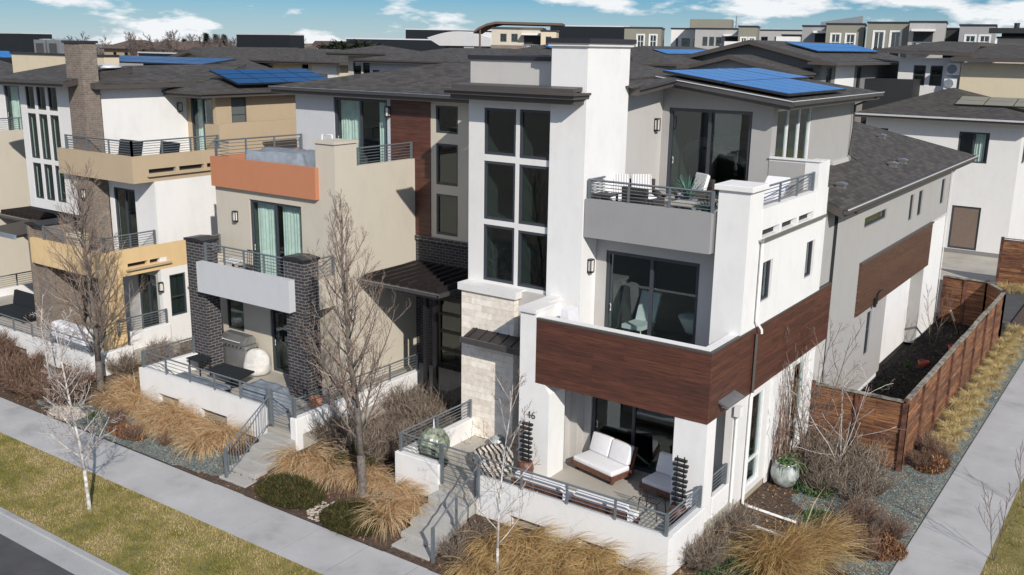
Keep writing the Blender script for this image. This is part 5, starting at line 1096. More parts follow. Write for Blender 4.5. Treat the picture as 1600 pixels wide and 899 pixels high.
o = MB().box(-32.75, -32.35, 24.6, 25.1, 7.151, 7.55).build('storage_box', M['tealw'], None, bevel=.02); tag(o, 'bright blue storage box at the right end of the tan terrace', 'box')
o = MB().box(-35.2, -34.4, 20.4, 20.9, 3.721, 4.75).build('ottoman', M['creamy'], None, bevel=.03); tag(o, 'beige box ottoman behind the yellow balcony railing', 'ottoman')
t = thing('covered_bench', 'white covered bench on the porch under the yellow balcony', 'bench', (-33.9, 19.6, .62))
MB().box(-35.0, -32.8, 19.3, 19.8, .85, 1.5).build('cover', M['fabric'], t, bevel=.12); MB().box(-35.1, -32.7, 19.2, 19.95, .62, .849).build('base', M['cover'], t)
dark_sofa(-39.3, 20.4, .62, 2.0, 'dark garden sofa on the porch at the left edge beside the brown brick pier', 'darkblue')

# ================================================================== NEIGHBOURS BEHIND
def box_house(label, x0, x1, y0, y1, ze, wallm, hip=True, ridge_h=1.2, ov=.6, wins=(), gable_y=False, solarp=None, name='townhouse', base=0.0, rm='sh', extra=None):
    t = thing(name, label, 'house', ((x0+x1)/2, y0, 0))
    w = MB(); hy = [q[1:] for q in wins if q[0] == 'y']; hx = [q[1:] for q in wins if q[0] == 'x']
    wall(w, 'y', y0, x0, x1, base, ze, hy, .2); wall(w, 'x', x1, y0+.2, y1, base, ze, hx, .2); w.box(x0, x0+.2, y0+.2, y1, base, ze); w.box(x0+.2, x1-.2, y1-.2, y1, base, ze); w.build('wall', M[wallm], t)
    for q in hy: window(t, 'y', y0, *q, fwid=.07, rec=.04, depth=1.0)
    for q in hx: window(t, 'x', x1, *q, fwid=.07, rec=.04, depth=1.0)
    a0, a1, b0, b1 = x0-ov, x1+ov, y0-ov, y1+ov; zt = ze+ridge_h; cx = (x0+x1)/2; r = min((a1-a0), (b1-b0))/2
    e = ze+.02
    if gable_y:   # ridge along Y, gables front and back
        w = MB().prism([(x0, y0+.001, ze+.001), (x1, y0+.001, ze+.001), (cx, y0+.001, zt-.25)], (0, .198, 0)); w.build('gable_wall', M[wallm], t)
        rr = roof(t, [([(cx, b0, zt), (a1, b0, e), (a1, b1, e), (cx, b1, zt)], 'y'), ([(a0, b0, e), (cx, b0, zt), (cx, b1, zt), (a0, b1, e)], 'y')], .22)
        gutter(t, (a1+.001, b0, e-.02), (a1+.001, b1, e-.02), 'fascia', .12)
        for s, a in ((1, a1), (-1, a0)): MB().prism([(cx, b0-.002, zt-.01), (a, b0-.002, e-.01), (a, b0-.002, e-.26), (cx, b0-.002, zt-.26)], (0, -.05, 0)).build('barge_board', M['fascia'], t)
    else:
        k = min(r, (b1-b0)/2)
        if (a1-a0) <= (b1-b0): P, Q = (cx, b0+k, zt), (cx, b1-k, zt)
        else: P, Q = (a0+k, (b0+b1)/2, zt), (a1-k, (b0+b1)/2, zt)
        A, B, C_, D_ = (a0, b0, e), (a1, b0, e), (a1, b1, e), (a0, b1, e)
        if (a1-a0) <= (b1-b0): fc = [([A, B, P], 'x'), ([B, C_, Q, P], 'y'), ([C_, D_, Q], 'x'), ([D_, A, P, Q], 'y')]
        else: fc = [([A, B, Q, P], 'x'), ([B, C_, Q], 'y'), ([C_, D_, P, Q], 'x'), ([D_, A, P], 'y')]
        roof(t, fc, .2)
        gutter(t, (a0, b0-.001, e-.02), (a1, b0-.001, e-.02), 'fascia', .1)
    if solarp: panels(t, *solarp)
    return t
# rear white house on the right
H5 = thing('townhouse', 'white rear house with brown garage door beyond the corner house wing', 'house', (-14, 64, 0)); h = H5
w5 = [(-11.75, -10.1, .3, 2.95), (-11.85, -10.15, 5.6, 7.42), (-16.85, -16.0, 6.4, 7.35)]
w = MB(); wall(w, 'y', 64.0, -17.4, -8.45, 0, 8.15, w5); w.box(-17.4, -17.2, 64.2, 80, 0, 8.15); wall(w, 'x', -8.45, 64.2, 85, 0, 8.15, [(65.2, 66.6, 5.6, 7.4)]); w.build('wall', M['white2'], h)
g5 = window(h, 'y', 64.0, -11.75, -10.1, .3, 2.95, 'garage_door', fwid=.12, rec=.06, depth=0, mat='frame'); MB().box(-11.62, -10.23, 64.065, 64.095, .43, 2.82).build('door_leaf', M['garage'], g5)
window(h, 'y', 64.0, -11.85, -10.15, 5.6, 7.42, vs=(-11.0,), fwid=.09, rec=.05, depth=1.4, curtain=[(-10.95, -10.4)]); window(h, 'y', 64.0, -16.85, -16.0, 6.4, 7.35, fwid=.07, rec=.05, depth=1.2); window(h, 'x', -8.45, 65.2, 66.6, 5.6, 7.4, fwid=.07, rec=.05, depth=1.2)
MB().box(-17.45, -8.4, 63.97, 63.999, 0, .28).build('foundation', M['dgrey'], h)
A, B, P5 = (-17.9, 63.0, 8.3), (-7.4, 63.0, 8.3), (-13.9, 70.0, 9.75)
roof(h, [([A, B, P5], 'x'), ([B, (-7.4, 78, 8.3), (-13.9, 74, 9.75), P5], 'y'), ([A, P5, (-13.9, 74, 9.75), (-17.9, 74, 8.3)], 'y')], .22); gutter(h, (-17.9, 62.999, 8.28), (-7.4, 62.999, 8.28), 'gutterw', .11); gutter(h, (-7.399, 62.9, 8.28), (-7.399, 86, 8.28), 'fascia', .11)
w = MB(); wall(w, 'y', 72.0, -17.75, -13.6, 8, 11.6, [(-16.75, -15.95, 9.8, 11.15), (-15.65, -14.85, 9.8, 11.15)]); w.box(-17.75, -17.55, 72.2, 90, 8, 11.6); w.build('wall', M['white2'], h)
for q in ((-16.75, -15.95, 9.8, 11.15), (-15.65, -14.85, 9.8, 11.15)): window(h, 'y', 72.0, *q, hs=(10.5,), fwid=.08, rec=.04, depth=1)
w = MB(); wall(w, 'y', 71.4, -13.6, -4, 8, 11.4, []); w.build('wall', M['creamy'], h)
roof(h, [([(-19.0, 70.8, 12.2), (-13.0, 70.8, 12.05), (-13.4, 76, 12.75), (-16.0, 76, 12.8)], 'x'), ([(-16.0, 76, 12.8), (-13.4, 76, 12.75), (-10, 92, 12.4), (-18, 92, 12.2)], 'x')], .2)
roof(h, [([(-14.1, 70.4, 11.72), (-3, 70.4, 11.72), (-3, 75.4, 12.6), (-12.6, 75.4, 12.55)], 'x')], .2)
panels(h, (-12.6, 65.6, 8.85), (1, 0, 0), (0, 1, .205), 4, 2, 1.6, 1.0, .03, .12, (), 'olive')
for i, (x, z, l) in enumerate(((-14.2, 10.0, 'white wall mounted air conditioner with round fan, lower one between window and tan wall'), (-14.1, 10.95, 'white wall mounted air conditioner with round fan, upper one under the eave'))):
    t = thing('air_conditioner', l, 'air conditioner', (x, 71.9, z), 'wall mounted air conditioners'); MB().box(x-.4, x+.4, 71.55, 71.97, z-.38, z+.38).build('casing', M['white'], t); MB().tube([(x-.1, 71.548, z), (x-.1, 71.50, z)], .3, 18).build('fan_grille', M['cover'], t)
# grey house with solar array behind the corner house
BG1 = box_house('grey gabled house with solar panels behind the corner house roof', -28.4, -19.4, 60.5, 80, 11.35, 'dgrey', gable_y=True, ridge_h=1.25, ov=.7, wins=[('x', 61.5, 62.6, 9.3, 11.0), ('x', 68.0, 69.0, 9.3, 11.0), ('y', -20.5, -19.9, 9.3, 11.0)],
                solarp=((-22.9, 63.5, 12.38), (0, 1, 0), (1, 0, -.24), 9, 2, 1.6, 1.1, .03, .15))
MB().box(-19.39, -19.34, 63.2, 67.2, 8.4, 11.1).build('wall', M['white'], BG1); MB().box(-19.38, -16.2, 70, 79, 6.5, 10.2).build('balcony_screen', M['dark'], BG1); MB().slab([(-20, 59.6, 11.35), (-18.2, 59.6, 11.3), (-18.2, 80, 11.3), (-20, 80, 11.35)], .15).build('eave', M['fascia'], BG1)
BG1b = box_house('low grey gabled wing in front of the solar roofed grey house', -27.3, -20.2, 57.0, 60.4, 10.7, 'grey', gable_y=True, ridge_h=1.0, ov=.5)
o = box_house('grey hip roofed house with a strip of solar panels right of the chimney', -35.5, -27.0, 55.5, 72, 11.05, 'darkblue', ridge_h=1.1, ov=.7, solarp=((-29.9, 58.5, 11.82), (0, 1, 0), (1, 0, -.26), 7, 1, 1.6, 1.1, .03, .14))
o = box_house('grey hip roofed house with blue panels left of the white chimney', -47.0, -38.0, 60.5, 78, 10.9, 'grey', ridge_h=1.25, ov=.7, solarp=((-41.6, 63.5, 11.95), (0, 1, 0), (1, 0, -.27), 7, 2, 1.6, 1.1, .03, .14))
o = box_house('blue grey hip roofed house behind the beige house roof', -52.0, -43.4, 55.5, 72, 10.85, 'bluegrey', ridge_h=.95, ov=.8, wins=[('y', -51.7, -51.0, 9.0, 10.1)])
o = box_house('beige house with two tall dark windows under a low hip roof', -56.2, -52.3, 57.5, 61, 11.3, 'beige', ridge_h=.6, ov=1.2, wins=[('y', -55.65, -54.8, 9.6, 10.65), ('y', -54.6, -53.75, 9.6, 10.65)])
o = box_house('cream and white house with a wide grey hip roof left of the two dark windows', -72.5, -60.6, 61.0, 66, 10.45, 'creamy', ridge_h=1.05, ov=.9, wins=[('y', -65.2, -64.4, 9.3, 10.2)])
MB().box(-63.9, -60.9, 60.94, 60.995, 6, 10.3).build('wall', M['white2'], o)
o = box_house('cream gabled house left of the wide grey hip roof', -80.0, -70.0, 57.5, 60.8, 9.9, 'creamy', gable_y=True, ridge_h=1.35, ov=.9)
o = box_house('small cream gabled porch house before the larger cream gable', -71.5, -66.0, 55.0, 57.3, 9.75, 'creamy', gable_y=True, ridge_h=.75, ov=.6)
o = box_house('dark gabled house peeping over the blue solar strip', -90.0, -80.0, 66.0, 78, 10.1, 'dgrey', gable_y=True, ridge_h=1.35, ov=.9)
o = box_house('low roofed house just behind the three stacked blue panels', -63.5, -53.3, 46.5, 50, 9.8, 'creamy', ridge_h=.45, ov=1.2)
o = box_house('grey roofed house with blue panels at the left edge', -76, -62.5, 30.0, 34, 10.0, 'grey', gable_y=True, ridge_h=1.1, ov=.7, solarp=((-68.5, 30.3, 11.0), (0, 1, 0), (1, 0, -.18), 4, 2, 1.6, 1.1, .03, .14))

# ================================================================== SKYLINE
def block(label, x0, x1, y0, y1, zt, m, cat='building', name='building', wins=None, wm='framew', coping_=True, loc=None):
    az = math.atan2(-(x0+x1)/2, y0); t = thing(name, label, cat, ((x0+x1)/2, y0, -.4), None, az*.85 if az < .75 else 0)
    w = MB(); hy = []
    if wins:
        for (a, b, c, d) in wins: hy.append((a, b, c, d))
    wall(w, 'y', y0, x0, x1, -.4, zt, hy, .3); wall(w, 'x', x1, y0+.3, y1, -.4, zt, [], .3); w.box(x0, x0+.3, y0+.3, y1, -.4, zt); w.box(x0+.3, x1-.3, y1-.3, y1, -.4, zt); w.box(x0+.3, x1-.3, y0+.3, y1-.3, zt-.6, zt-.3); w.build('wall', M[m], t)
    for (a, b, c, d) in hy:
        f = window(t, 'y', y0, a, b, c, d, vs=((a+b)/2,), hs=((c+d)/2,), fwid=.07, rec=.03, depth=1.2, mat=wm, room='interd')
        if wm == 'framew':
            fr = MB(); e = .17; fr.box(a-e, a-.003, y0-.06, y0-.002, c-e, d+e); fr.box(b+.003, b+e, y0-.06, y0-.002, c-e, d+e); fr.box(a-.003, b+.003, y0-.06, y0-.002, d+.003, d+e); fr.box(a-.003, b+.003, y0-.06, y0-.002, c-e, c-.003); fr.build('surround', M['white2'], f)
    if coping_: c = MB().box(x0-.1, x1+.1, y0-.1, y0+.35, zt+.002, zt+.18); c.box(x1-.35, x1+.1, y0+.35, y1, zt+.002, zt+.18); c.build('coping', M['coping'] if m not in ('darkblue',) else M['gutterw'], t)
    return t
block('dark windowless box building on the far left skyline', -262, -216.7, 120, 127, 13.0, 'darkblue')
o = block('black box building on the skyline above the cream gabled house', -157, -141.8, 130, 133.5, 13.35, 'darkblue')
MB().box(-157, -141.8, 129.5, 129.9, 8, 10.3).build('wall', M['brownroof'], o)
block('long low dark building below the tall dark box left of the arched roof', -124, -101, 131, 136, 12.75, 'darkblue'); block('tall dark box building behind the white arched roof', -129, -112, 151, 156, 14.75, 'darkblue')
t = thing('arched_hall', 'white hall with a curved arched roof among dark buildings', 'building', (-96, 120, -.4)); m_ = MB(); pts = []
for i in range(13):
    u = i/12; pts.append((-100.3+12.3*u, 120, 13.05+1.0*math.sin(math.pi*u)))
m_.prism(pts+[(-88.0, 120, 11.9), (-97.8, 120, 11.9)], (0, 14, 0)); m_.build('arched_roof', M['white2'], t); MB().box(-93.2, -91.3, 120.2, 134, 0, 11.9).build('wall', M['white2'], t); MB().box(-97.8, -93.3, 121.5, 134, 0, 11.9).build('wall', M['brownroof'], t); MB().box(-91.2, -84, 123, 134, 0, 11.3).build('wall', M['darkblue'], t)
# red-roofed low shops in the gap
o = block('low shop with dark red roof and pale walls in the skyline gap', -140, -126.0, 135, 145, 11.6, 'creamy', coping_=False); MB().prism([(-141, 134.5, 11.6), (-125, 134.5, 11.6), (-126, 134.5, 12.4), (-140, 134.5, 12.4)], (0, 10, 0)).build('roof', M['brownroof'], o)
o = block('pale blue grey distant building right of the red roofed shop', -129.0, -122.5, 150, 158, 12.3, 'bluegrey')
# brick red and white store strip on the left
o = block('low store with red brick wall and white band behind the blue solar strip', -104, -84.5, 85, 100, 10.3, 'red', coping_=False); MB().box(-104.1, -84.4, 84.9, 84.98, 9.75, 10.4).build('white_band', M['white2'], o); MB().box(-102, -96, 87, 92, 10.0, 11.0).build('rooftop_unit', M['alu'], o)
block('long dark low building between the brick chimney and red store', -128, -104.5, 88, 100, 10.2, 'darkblue')
# apartment buildings (centre and right)
def bx_(o, x0, x1, y0, y1, z0, z1, nm, m): return MB().box(x0, x1, y0, y1, z0, z1).build(nm, M[m], o)
def balcony(o, x0, x1, y, z0, n=2, m='alu'):
    for k in range(n):
        z = z0-3.1*k
        bx_(o, x0+.1, x1-.1, y-.02, y-.004, z, z+2.0, 'recess_shade', 'dark'); bx_(o, x0, x1, y-1.3, y-.021, z-.25, z-.05, 'balcony_floor', 'white2')  # flat near-black sheet on the wall paints the shade of a recess
        g = MB(); g.box(x0, x1, y-1.28, y-1.24, z+.85, z+.92); [g.box(x0+i*(x1-x0)/9, x0+i*(x1-x0)/9+.04, y-1.28, y-1.24, z-.05, z+.85) for i in range(10)]; g.build('balcony_guard', M[m], o)
        bx_(o, x0+.5, x0+.95, y-.9, y-.5, z-.05, z+.75, 'balcony_chair', 'white2')
    bx_(o, x0-.1, x1+.1, y-1.4, y-.022, z0+2.05, z0+2.3, 'balcony_roof', 'white2')
o = block('tan apartment building with a curved overhanging roof left of the chimney', -75.4, -69.0, 104, 112, 14.3, 'beige', wins=[(-74.3, -73.5, 12.5, 13.5), (-72.9, -72.1, 12.5, 13.5)], wm='frame', coping_=False)
m_ = MB(); pts = [(-77.6, 103, 13.75), (-76.9, 103, 14.25), (-75.9, 103, 14.7), (-74.8, 103, 14.95), (-66.5, 103, 14.85)]; m_.prism(pts+[(p[0], 103, p[2]-.28) for p in reversed(pts)], (0, 9, 0)); m_.build('curved_roof', M['brownroof'], o)
bx_(o, -75.5, -70.6, 103.93, 103.995, 8, 12.1, 'brick_base', 'brickb'); MB().tube([(-76.8, 103.3, 8), (-76.8, 103.3, 14.0)], .12, 8).build('column', M['brownroof'], o)
balcony(o, -71.4, -69.1, 104, 11.3, 1)
block('cream narrow apartment bay right of the curved roof block', -68.4, -66.5, 104, 108, 13.8, 'creamy', wins=[(-67.8, -67.1, 12.1, 13.2)], wm='frame')
block('long slate coloured building behind the white chimney top', -97, -83.2, 152, 158, 15.5, 'darkblue')
o = block('olive grey apartment block with two white framed windows right of the chimney', -66.4, -61.4, 122, 130, 14.6, 'olive', wins=[(-64.6, -63.75, 12.1, 13.7), (-62.9, -62.05, 12.1, 13.7), (-64.6, -63.75, 9.2, 10.8), (-62.9, -62.05, 9.2, 10.8)])
o = block('white apartment block with a dark brick corner', -61.9, -58.0, 127, 134, 14.6, 'white2', wins=[(-61.2, -60.9, 12.2, 13.4), (-60.4, -59.3, 12.2, 13.4), (-60.4, -59.3, 9.2, 10.4)], wm='frame'); bx_(o, -58.7, -56.3, 125.7, 126.95, 5, 13.4, 'brick_bay', 'brickd')
o = block('tall pale grey apartment block with three small windows and a balcony', -55.9, -49.7, 122, 130, 14.5, 'grey', wins=[(x, x+.62, z, z+1.15) for z in (12.4, 9.9) for x in (-54.9, -54.05, -53.2)], wm='frame')
bx_(o, -56.8, -51.4, 123.5, 129, 14.68, 15.8, 'penthouse', 'olive'); balcony(o, -52.1, -49.9, 122, 11.6); MB().tube([(-50.9, 125, 14.5), (-50.9, 125, 16.3)], .08, 6).build('flue', M['alu'], o)
block('olive apartment bay with two white windows right of the balcony', -49.3, -47.0, 120, 126, 14.75, 'olive', wins=[(-48.9, -48.3, 12.1, 13.4), (-47.9, -47.3, 12.1, 13.4)])
block('pale distant apartment block in the gap behind the solar array', -66.5, -56.4, 165, 172, 15.2, 'grey', wins=[(x, x+1.1, 12.8, 14.2) for x in (-65.6, -63.6, -61.4, -59.2)], wm='frame')
block('black flat building low in the gap behind the solar array', -54.5, -49, 150, 156, 14.2, 'dark')
block('low white walled building just above the solar array', -44.0, -35.0, 104, 109, 12.85, 'white2', coping_=False); block('white rooftop box above the solar array', -36.6, -34.3, 99, 102, 13.35, 'white2', coping_=False)
o = block('grey apartment bay with a recessed balcony left of the two white framed windows', -41.0, -37.7, 119.6, 126, 14.8, 'greyband'); balcony(o, -39.6, -37.8, 119.6, 12.0, 1, 'dark')
o = block('olive apartment block with two white framed windows above the solar array', -37.6, -33.4, 118, 126, 15.0, 'olive', wins=[(-36.95, -36.05, 12.1, 13.9), (-35.3, -34.4, 12.1, 13.9), (-36.95, -36.05, 9.0, 10.9), (-35.3, -34.4, 9.0, 10.9)])
MB().prism([(-38.5, 121, 15.0), (-33.8, 121, 15.0), (-33.8, 121, 16.1), (-35.0, 121, 15.9), (-38.5, 121, 15.35)], (0, 3, 0)).build('rooftop_unit', M['alu'], o)
o = block('large olive apartment block with tall white framed windows near the right', -32.9, -28.3, 118, 126, 15.15, 'olive', wins=[(-32.1, -31.1, 8.6, 14.2), (-30.3, -29.3, 8.6, 14.2)]); bx_(o, -32.1, -31.1, 117.955, 118.02, 10.9, 12.4, 'spandrel', 'dark'); bx_(o, -30.3, -29.3, 117.955, 118.02, 10.9, 12.4, 'spandrel', 'dark')
o = block('grey apartment block with stacked balconies beside the large olive block', -28.1, -24.4, 117, 125, 15.2, 'grey'); balcony(o, -27.7, -25.5, 117, 12.2, 3)
block('dark recessed apartment block on the right skyline', -25.7, -23.0, 122, 128, 14.6, 'dark'); block('grey apartment block with two plain windows on the right skyline', -22.9, -19.4, 117, 125, 14.85, 'greyband', wins=[(-22.2, -21.3, 12.6, 13.8), (-20.8, -19.9, 12.6, 13.8)])
o = block('brown grey apartment block with a dark roof terrace at the right edge', -18.2, -9, 112, 122, 13.5, 'beige'); bx_(o, -19.0, -8, 110.6, 113, 14.0, 14.5, 'roof_canopy', 'dark'); bx_(o, -17.9, -9.2, 112.4, 113, 13.5, 14.0, 'terrace_shade', 'dark'); bx_(o, -15.4, -12, 111.93, 111.99, 11.2, 13.3, 'window_band', 'dark')  # solid near-black strip under the canopy paints the shade of an open terrace
for i in range(4): MB().lathe((-16.6+i*.9, 112, 14.5), [(.25, 0), (.25, .4), (.3, .5)], 8).build('roof_vent', M['dark'], o)
# brown houses on the wooded rise at the left
HR = [(-250, 168), (-232, 172), (-216, 166), (-203, 175), (-190, 182), (-238, 158), (-226, 160)]
hl = ['brown roofed house at the left end of the wooded rise', 'brown roofed house with tan gable on top of the wooded rise', 'brown roofed house right of the tan gabled one on the wooded rise', 'brown roofed house in the bare trees on the wooded rise', 'brown roofed house at the right foot of the wooded rise', 'tan house with brown roof just right of the brick chimney top', 'low brown roofed house below the wooded rise top']
M['shbx'] = shingles('brown_shingle', 'x', (.12, .085, .07)); sx_, sy_ = M['shx'], M['shy']; M['shx'] = M['shy'] = M['shbx']
for (x, y), l in zip(HR, hl): box_house(l, x-7, x+7, y, y+10, 9.2+.3*((x*7) % 3), 'tan', ridge_h=2.3, ov=.8, wins=[('y', x-3, x-1.5, 7.4, 8.8), ('y', x+2, x+3.5, 7.4, 8.8)])
M['shx'], M['shy'] = sx_, sy_
hm = MB(); nx, ny = 40, 12
for j in range(ny):
    for i in range(nx):
        x = -300+i*3.6; y = 185+j*9; u = (x+232)/60; hm.v.append((x, y, -.4+11.5*math.exp(-u*u)*min(1, j/3)+1.2*mnoise.noise(Vector((x*.05, y*.05, 0)))))
for j in range(ny-1):
    for i in range(nx-1): hm.f.append((j*nx+i, j*nx+i+1, (j+1)*nx+i+1, (j+1)*nx+i))
S(hm, 'hillside', M['farground'])

# ================================================================== VEGETATION
def grow_tree(seed, height, trunk_h, r0, spread, up, levels=3, kids=(14, 6, 4), lens=(0.5, 0.42, 0.4), lean=(0, 0), multi=1, wob=0.12, start=0.25, crown_taper=0.6, limb=.40):
    """returns (thick, thin): lists of (points, radii)"""
    rg = random.Random(seed); thick, thin = [], []
    def seg(p, d, L, r, lvl):
        n = 5 if lvl < 2 else 4; pts, rad = [p.copy()], [r]; q = p.copy(); dd = d.copy()
        for i in range(n):
            dd = (dd + Vector((rg.gauss(0, wob), rg.gauss(0, wob), rg.gauss(0, wob*.6)+up*(.25 if lvl else .1)))).normalized(); q = q+dd*(L/n); pts.append(q.copy()); rad.append(r*(1-.78*(i+1)/n))
        (thick if lvl <= 1 else thin).append((pts, rad))
        if lvl >= levels: return
        k = kids[lvl]
        for j in range(k):
            t = start+(1-start)*(j+rg.random()*.8)/k if lvl == 0 else .15+.8*(j+rg.random())/k
            t = min(t, .97); f = t*n; i = int(f); b = pts[i].lerp(pts[min(i+1, n)], f-i); ax = (pts[min(i+1, n)]-pts[i]).normalized()
            a = rg.uniform(0, 6.283) if lvl else j*2.4+rg.uniform(-.4, .4); pr_ = ax.cross(Vector((math.cos(a), math.sin(a), .1))).normalized(); ang = spread*rg.uniform(.75, 1.2)
            nd = (ax*math.cos(ang)+pr_*math.sin(ang)).normalized()
            tl = (1-crown_taper*(t-start)/(1-start)) if lvl == 0 else 1.0-.4*t
            seg(b, nd, L*lens[lvl]*tl*rg.uniform(.75, 1.15), max(.004, rad[i]*(limb if lvl == 0 else .6)), lvl+1)
    for m in range(multi):
        a = m*6.283/multi; d = Vector((lean[0]+(.25*math.cos(a) if multi > 1 else 0), lean[1]+(.25*math.sin(a) if multi > 1 else 0), 1)).normalized()
        if trunk_h > 0 and m == 0:
            thick.append(([Vector((0, 0, -.05)), Vector((0, 0, .12)), Vector((lean[0]*trunk_h*.5, lean[1]*trunk_h*.5, trunk_h*.5)), Vector((lean[0]*trunk_h, lean[1]*trunk_h, trunk_h))], [r0*1.55, r0*1.1, r0, r0*.92]))
        seg(Vector((lean[0]*trunk_h, lean[1]*trunk_h, max(trunk_h-.02, 0))), d, height-trunk_h, r0*(.9 if multi == 1 else .62), 0)
    return thick, thin
def twig_mesh(name, segs, m, parent, nside=3, minr=.0035, seed=0):
    rg = np.random.default_rng(seed); V, F, T = [], [], []; b = 0
    for pts, rad in segs:
        tone = rg.uniform(0, 1)
        for i, p in enumerate(pts):
            d = (pts[min(i+1, len(pts)-1)]-pts[max(i-1, 0)]).normalized(); a = d.cross(Vector((.3, .2, 1))).normalized(); c = d.cross(a); r = max(minr, rad[i])
            for k in range(nside): t = 6.283*k/nside; V.append((p+(a*math.cos(t)+c*math.sin(t))*r)[:]); T.append(tone)
        for i in range(len(pts)-1):
            for k in range(nside): F.append((b+i*nside+k, b+i*nside+(k+1) % nside, b+(i+1)*nside+(k+1) % nside, b+(i+1)*nside+k))
        b += len(pts)*nside
    o = np_mesh(name, np.array(V), np.array(F), np.array(T), m, parent); return o
def tree(name, label, cat, x, y, tm, cm, z=None, group=None, rz=0, minr=.0035, **k):
    z = gz(x, y) if z is None else z
    t = thing(name, label, cat, (x, y, z), group, rz); th, tn = grow_tree(**k)
    mb = MB()
    for pts, rad in th: mb.tube(pts, [max(r, .006) for r in rad], 7)
    me = bpy.data.meshes.new('trunk'); me.from_pydata(mb.v, [], mb.f); me.materials.append(M[tm]); me.polygons.foreach_set('use_smooth', [True]*len(me.polygons)); o = bpy.data.objects.new('trunk', me); COL.objects.link(o); o.parent = t
    if tn: twig_mesh('crown', tn, M[cm], t, 3, minr, k['seed'])
    return t
tree('pear_tree', 'bare pear tree with dense upright twigs between the beige house and the corner house', 'tree', -17.02, 17.57, 'trunk', 'twigp', seed=11, height=7.6, trunk_h=1.15, r0=.115, spread=.72, up=.62, levels=3, kids=(42, 12, 6), lens=(.44, .40, .42), crown_taper=.76, limb=.34, start=.02, wob=.055, lean=(-.03, 0))
tree('pear_tree', 'bare pear tree in front of the yellow balcony and yellow column', 'tree', -29.97, 18.12, 'trunk', 'twigp', seed=23, height=7.4, trunk_h=1.0, r0=.115, spread=.74, up=.58, levels=3, kids=(40, 12, 6), lens=(.43, .40, .42), crown_taper=.70, limb=.34, start=.02, wob=.06)
tree('birch_tree', 'young white barked birch standing in the lawn strip by the street', 'tree', -22.46, 12.95, 'birch', 'twigw', z=-.01, seed=5, height=5.1, trunk_h=1.1, r0=.05, spread=.9, up=.25, levels=3, kids=(28, 9, 4), lens=(.30, .5, .45), minr=.005, crown_taper=.55, start=.05, wob=.035, lean=(-.05, 0))
tree('birch_tree', 'young pale barked birch in the tan grasses before the porch of the corner house', 'tree', -11.8, 16.55, 'birch', 'twigr', seed=31, height=4.7, trunk_h=.7, r0=.036, spread=.8, up=.45, levels=3, kids=(16, 6, 4), lens=(.42, .45, .4), crown_taper=.55, start=.02, wob=.04)
tree('birch_tree', 'thin leaning white birch among the red shrubs at the far left', 'tree', -31.3, 17.1, 'birch', 'twigr', seed=44, height=3.4, trunk_h=.7, r0=.04, spread=.7, up=.2, levels=3, kids=(9, 5, 3), lens=(.4, .42, .4), start=.1, wob=.1, lean=(-.12, 0))
tree('bare_sapling', 'bare multi stemmed sapling beside the ground floor side windows of the corner house', 'tree', -7.75, 25.9, 'bark2', 'twigb', seed=52, height=4.3, trunk_h=0, r0=.045, spread=.6, up=.22, levels=3, kids=(9, 5, 3), lens=(.45, .42, .4), multi=4, start=.12, wob=.11)
tree('bare_sapling', 'pale bare sapling leaning over the twiggy bushes by the wooden fence', 'tree', -7.1, 26.6, 'birch', 'twigb', seed=53, height=3.2, trunk_h=0, r0=.03, spread=.8, up=.15, levels=3, kids=(7, 5, 3), lens=(.5, .42, .4), multi=3, start=.12, wob=.12, lean=(.15, .1))
tree('bare_sapling', 'tiny bare sapling at the lower right lawn edge', 'tree', -2.55, 24.4, 'bark2', 'twigr', z=-.01, seed=61, height=1.9, trunk_h=0, r0=.016, spread=.5, up=.2, levels=2, kids=(7, 4), lens=(.45, .4), multi=2, start=.2, wob=.07)
tree('bare_sapling', 'tiny bare sapling on the lawn at the right edge of the photo', 'tree', -2.4, 28.0, 'bark2', 'twigr', z=-.01, seed=62, height=1.7, trunk_h=0, r0=.015, spread=.5, up=.2, levels=2, kids=(6, 4), lens=(.45, .4), multi=2, start=.2, wob=.07)
tree('bare_sapling', 'small bare sapling inside the dark fenced side yard', 'tree', -7.6, 41.0, 'bark2', 'twigb', z=.15, seed=63, height=2.6, trunk_h=0, r0=.02, spread=.45, up=.2, levels=2, kids=(9, 4), lens=(.4, .4), multi=2, start=.2, wob=.07)
# climbing vines on the side wall
V_ = thing('climbing_vine', 'leafless brown vines climbing between the two side windows of the corner house', 'vine', (-8.38, 25.4, .25)); sg = []
rg_ = random.Random(4)
for i in range(46):
    y = 24.85+rg_.random()*1.35; p = Vector((.03, y-25.4, 0)); pts, rad = [p.copy()], [.013]; hgt = rg_.uniform(1.2, 3.6); n = 9
    for k in range(n): p = p+Vector((rg_.uniform(-.03, .04), rg_.gauss(0, .09), hgt/n)); p.x = max(.015, min(.16, p.x)); pts.append(p.copy()); rad.append(.013*(1-.7*k/n))
    sg.append((pts, rad))
twig_mesh('stems', sg, M['twigr'], V_, 4, .006, 3)

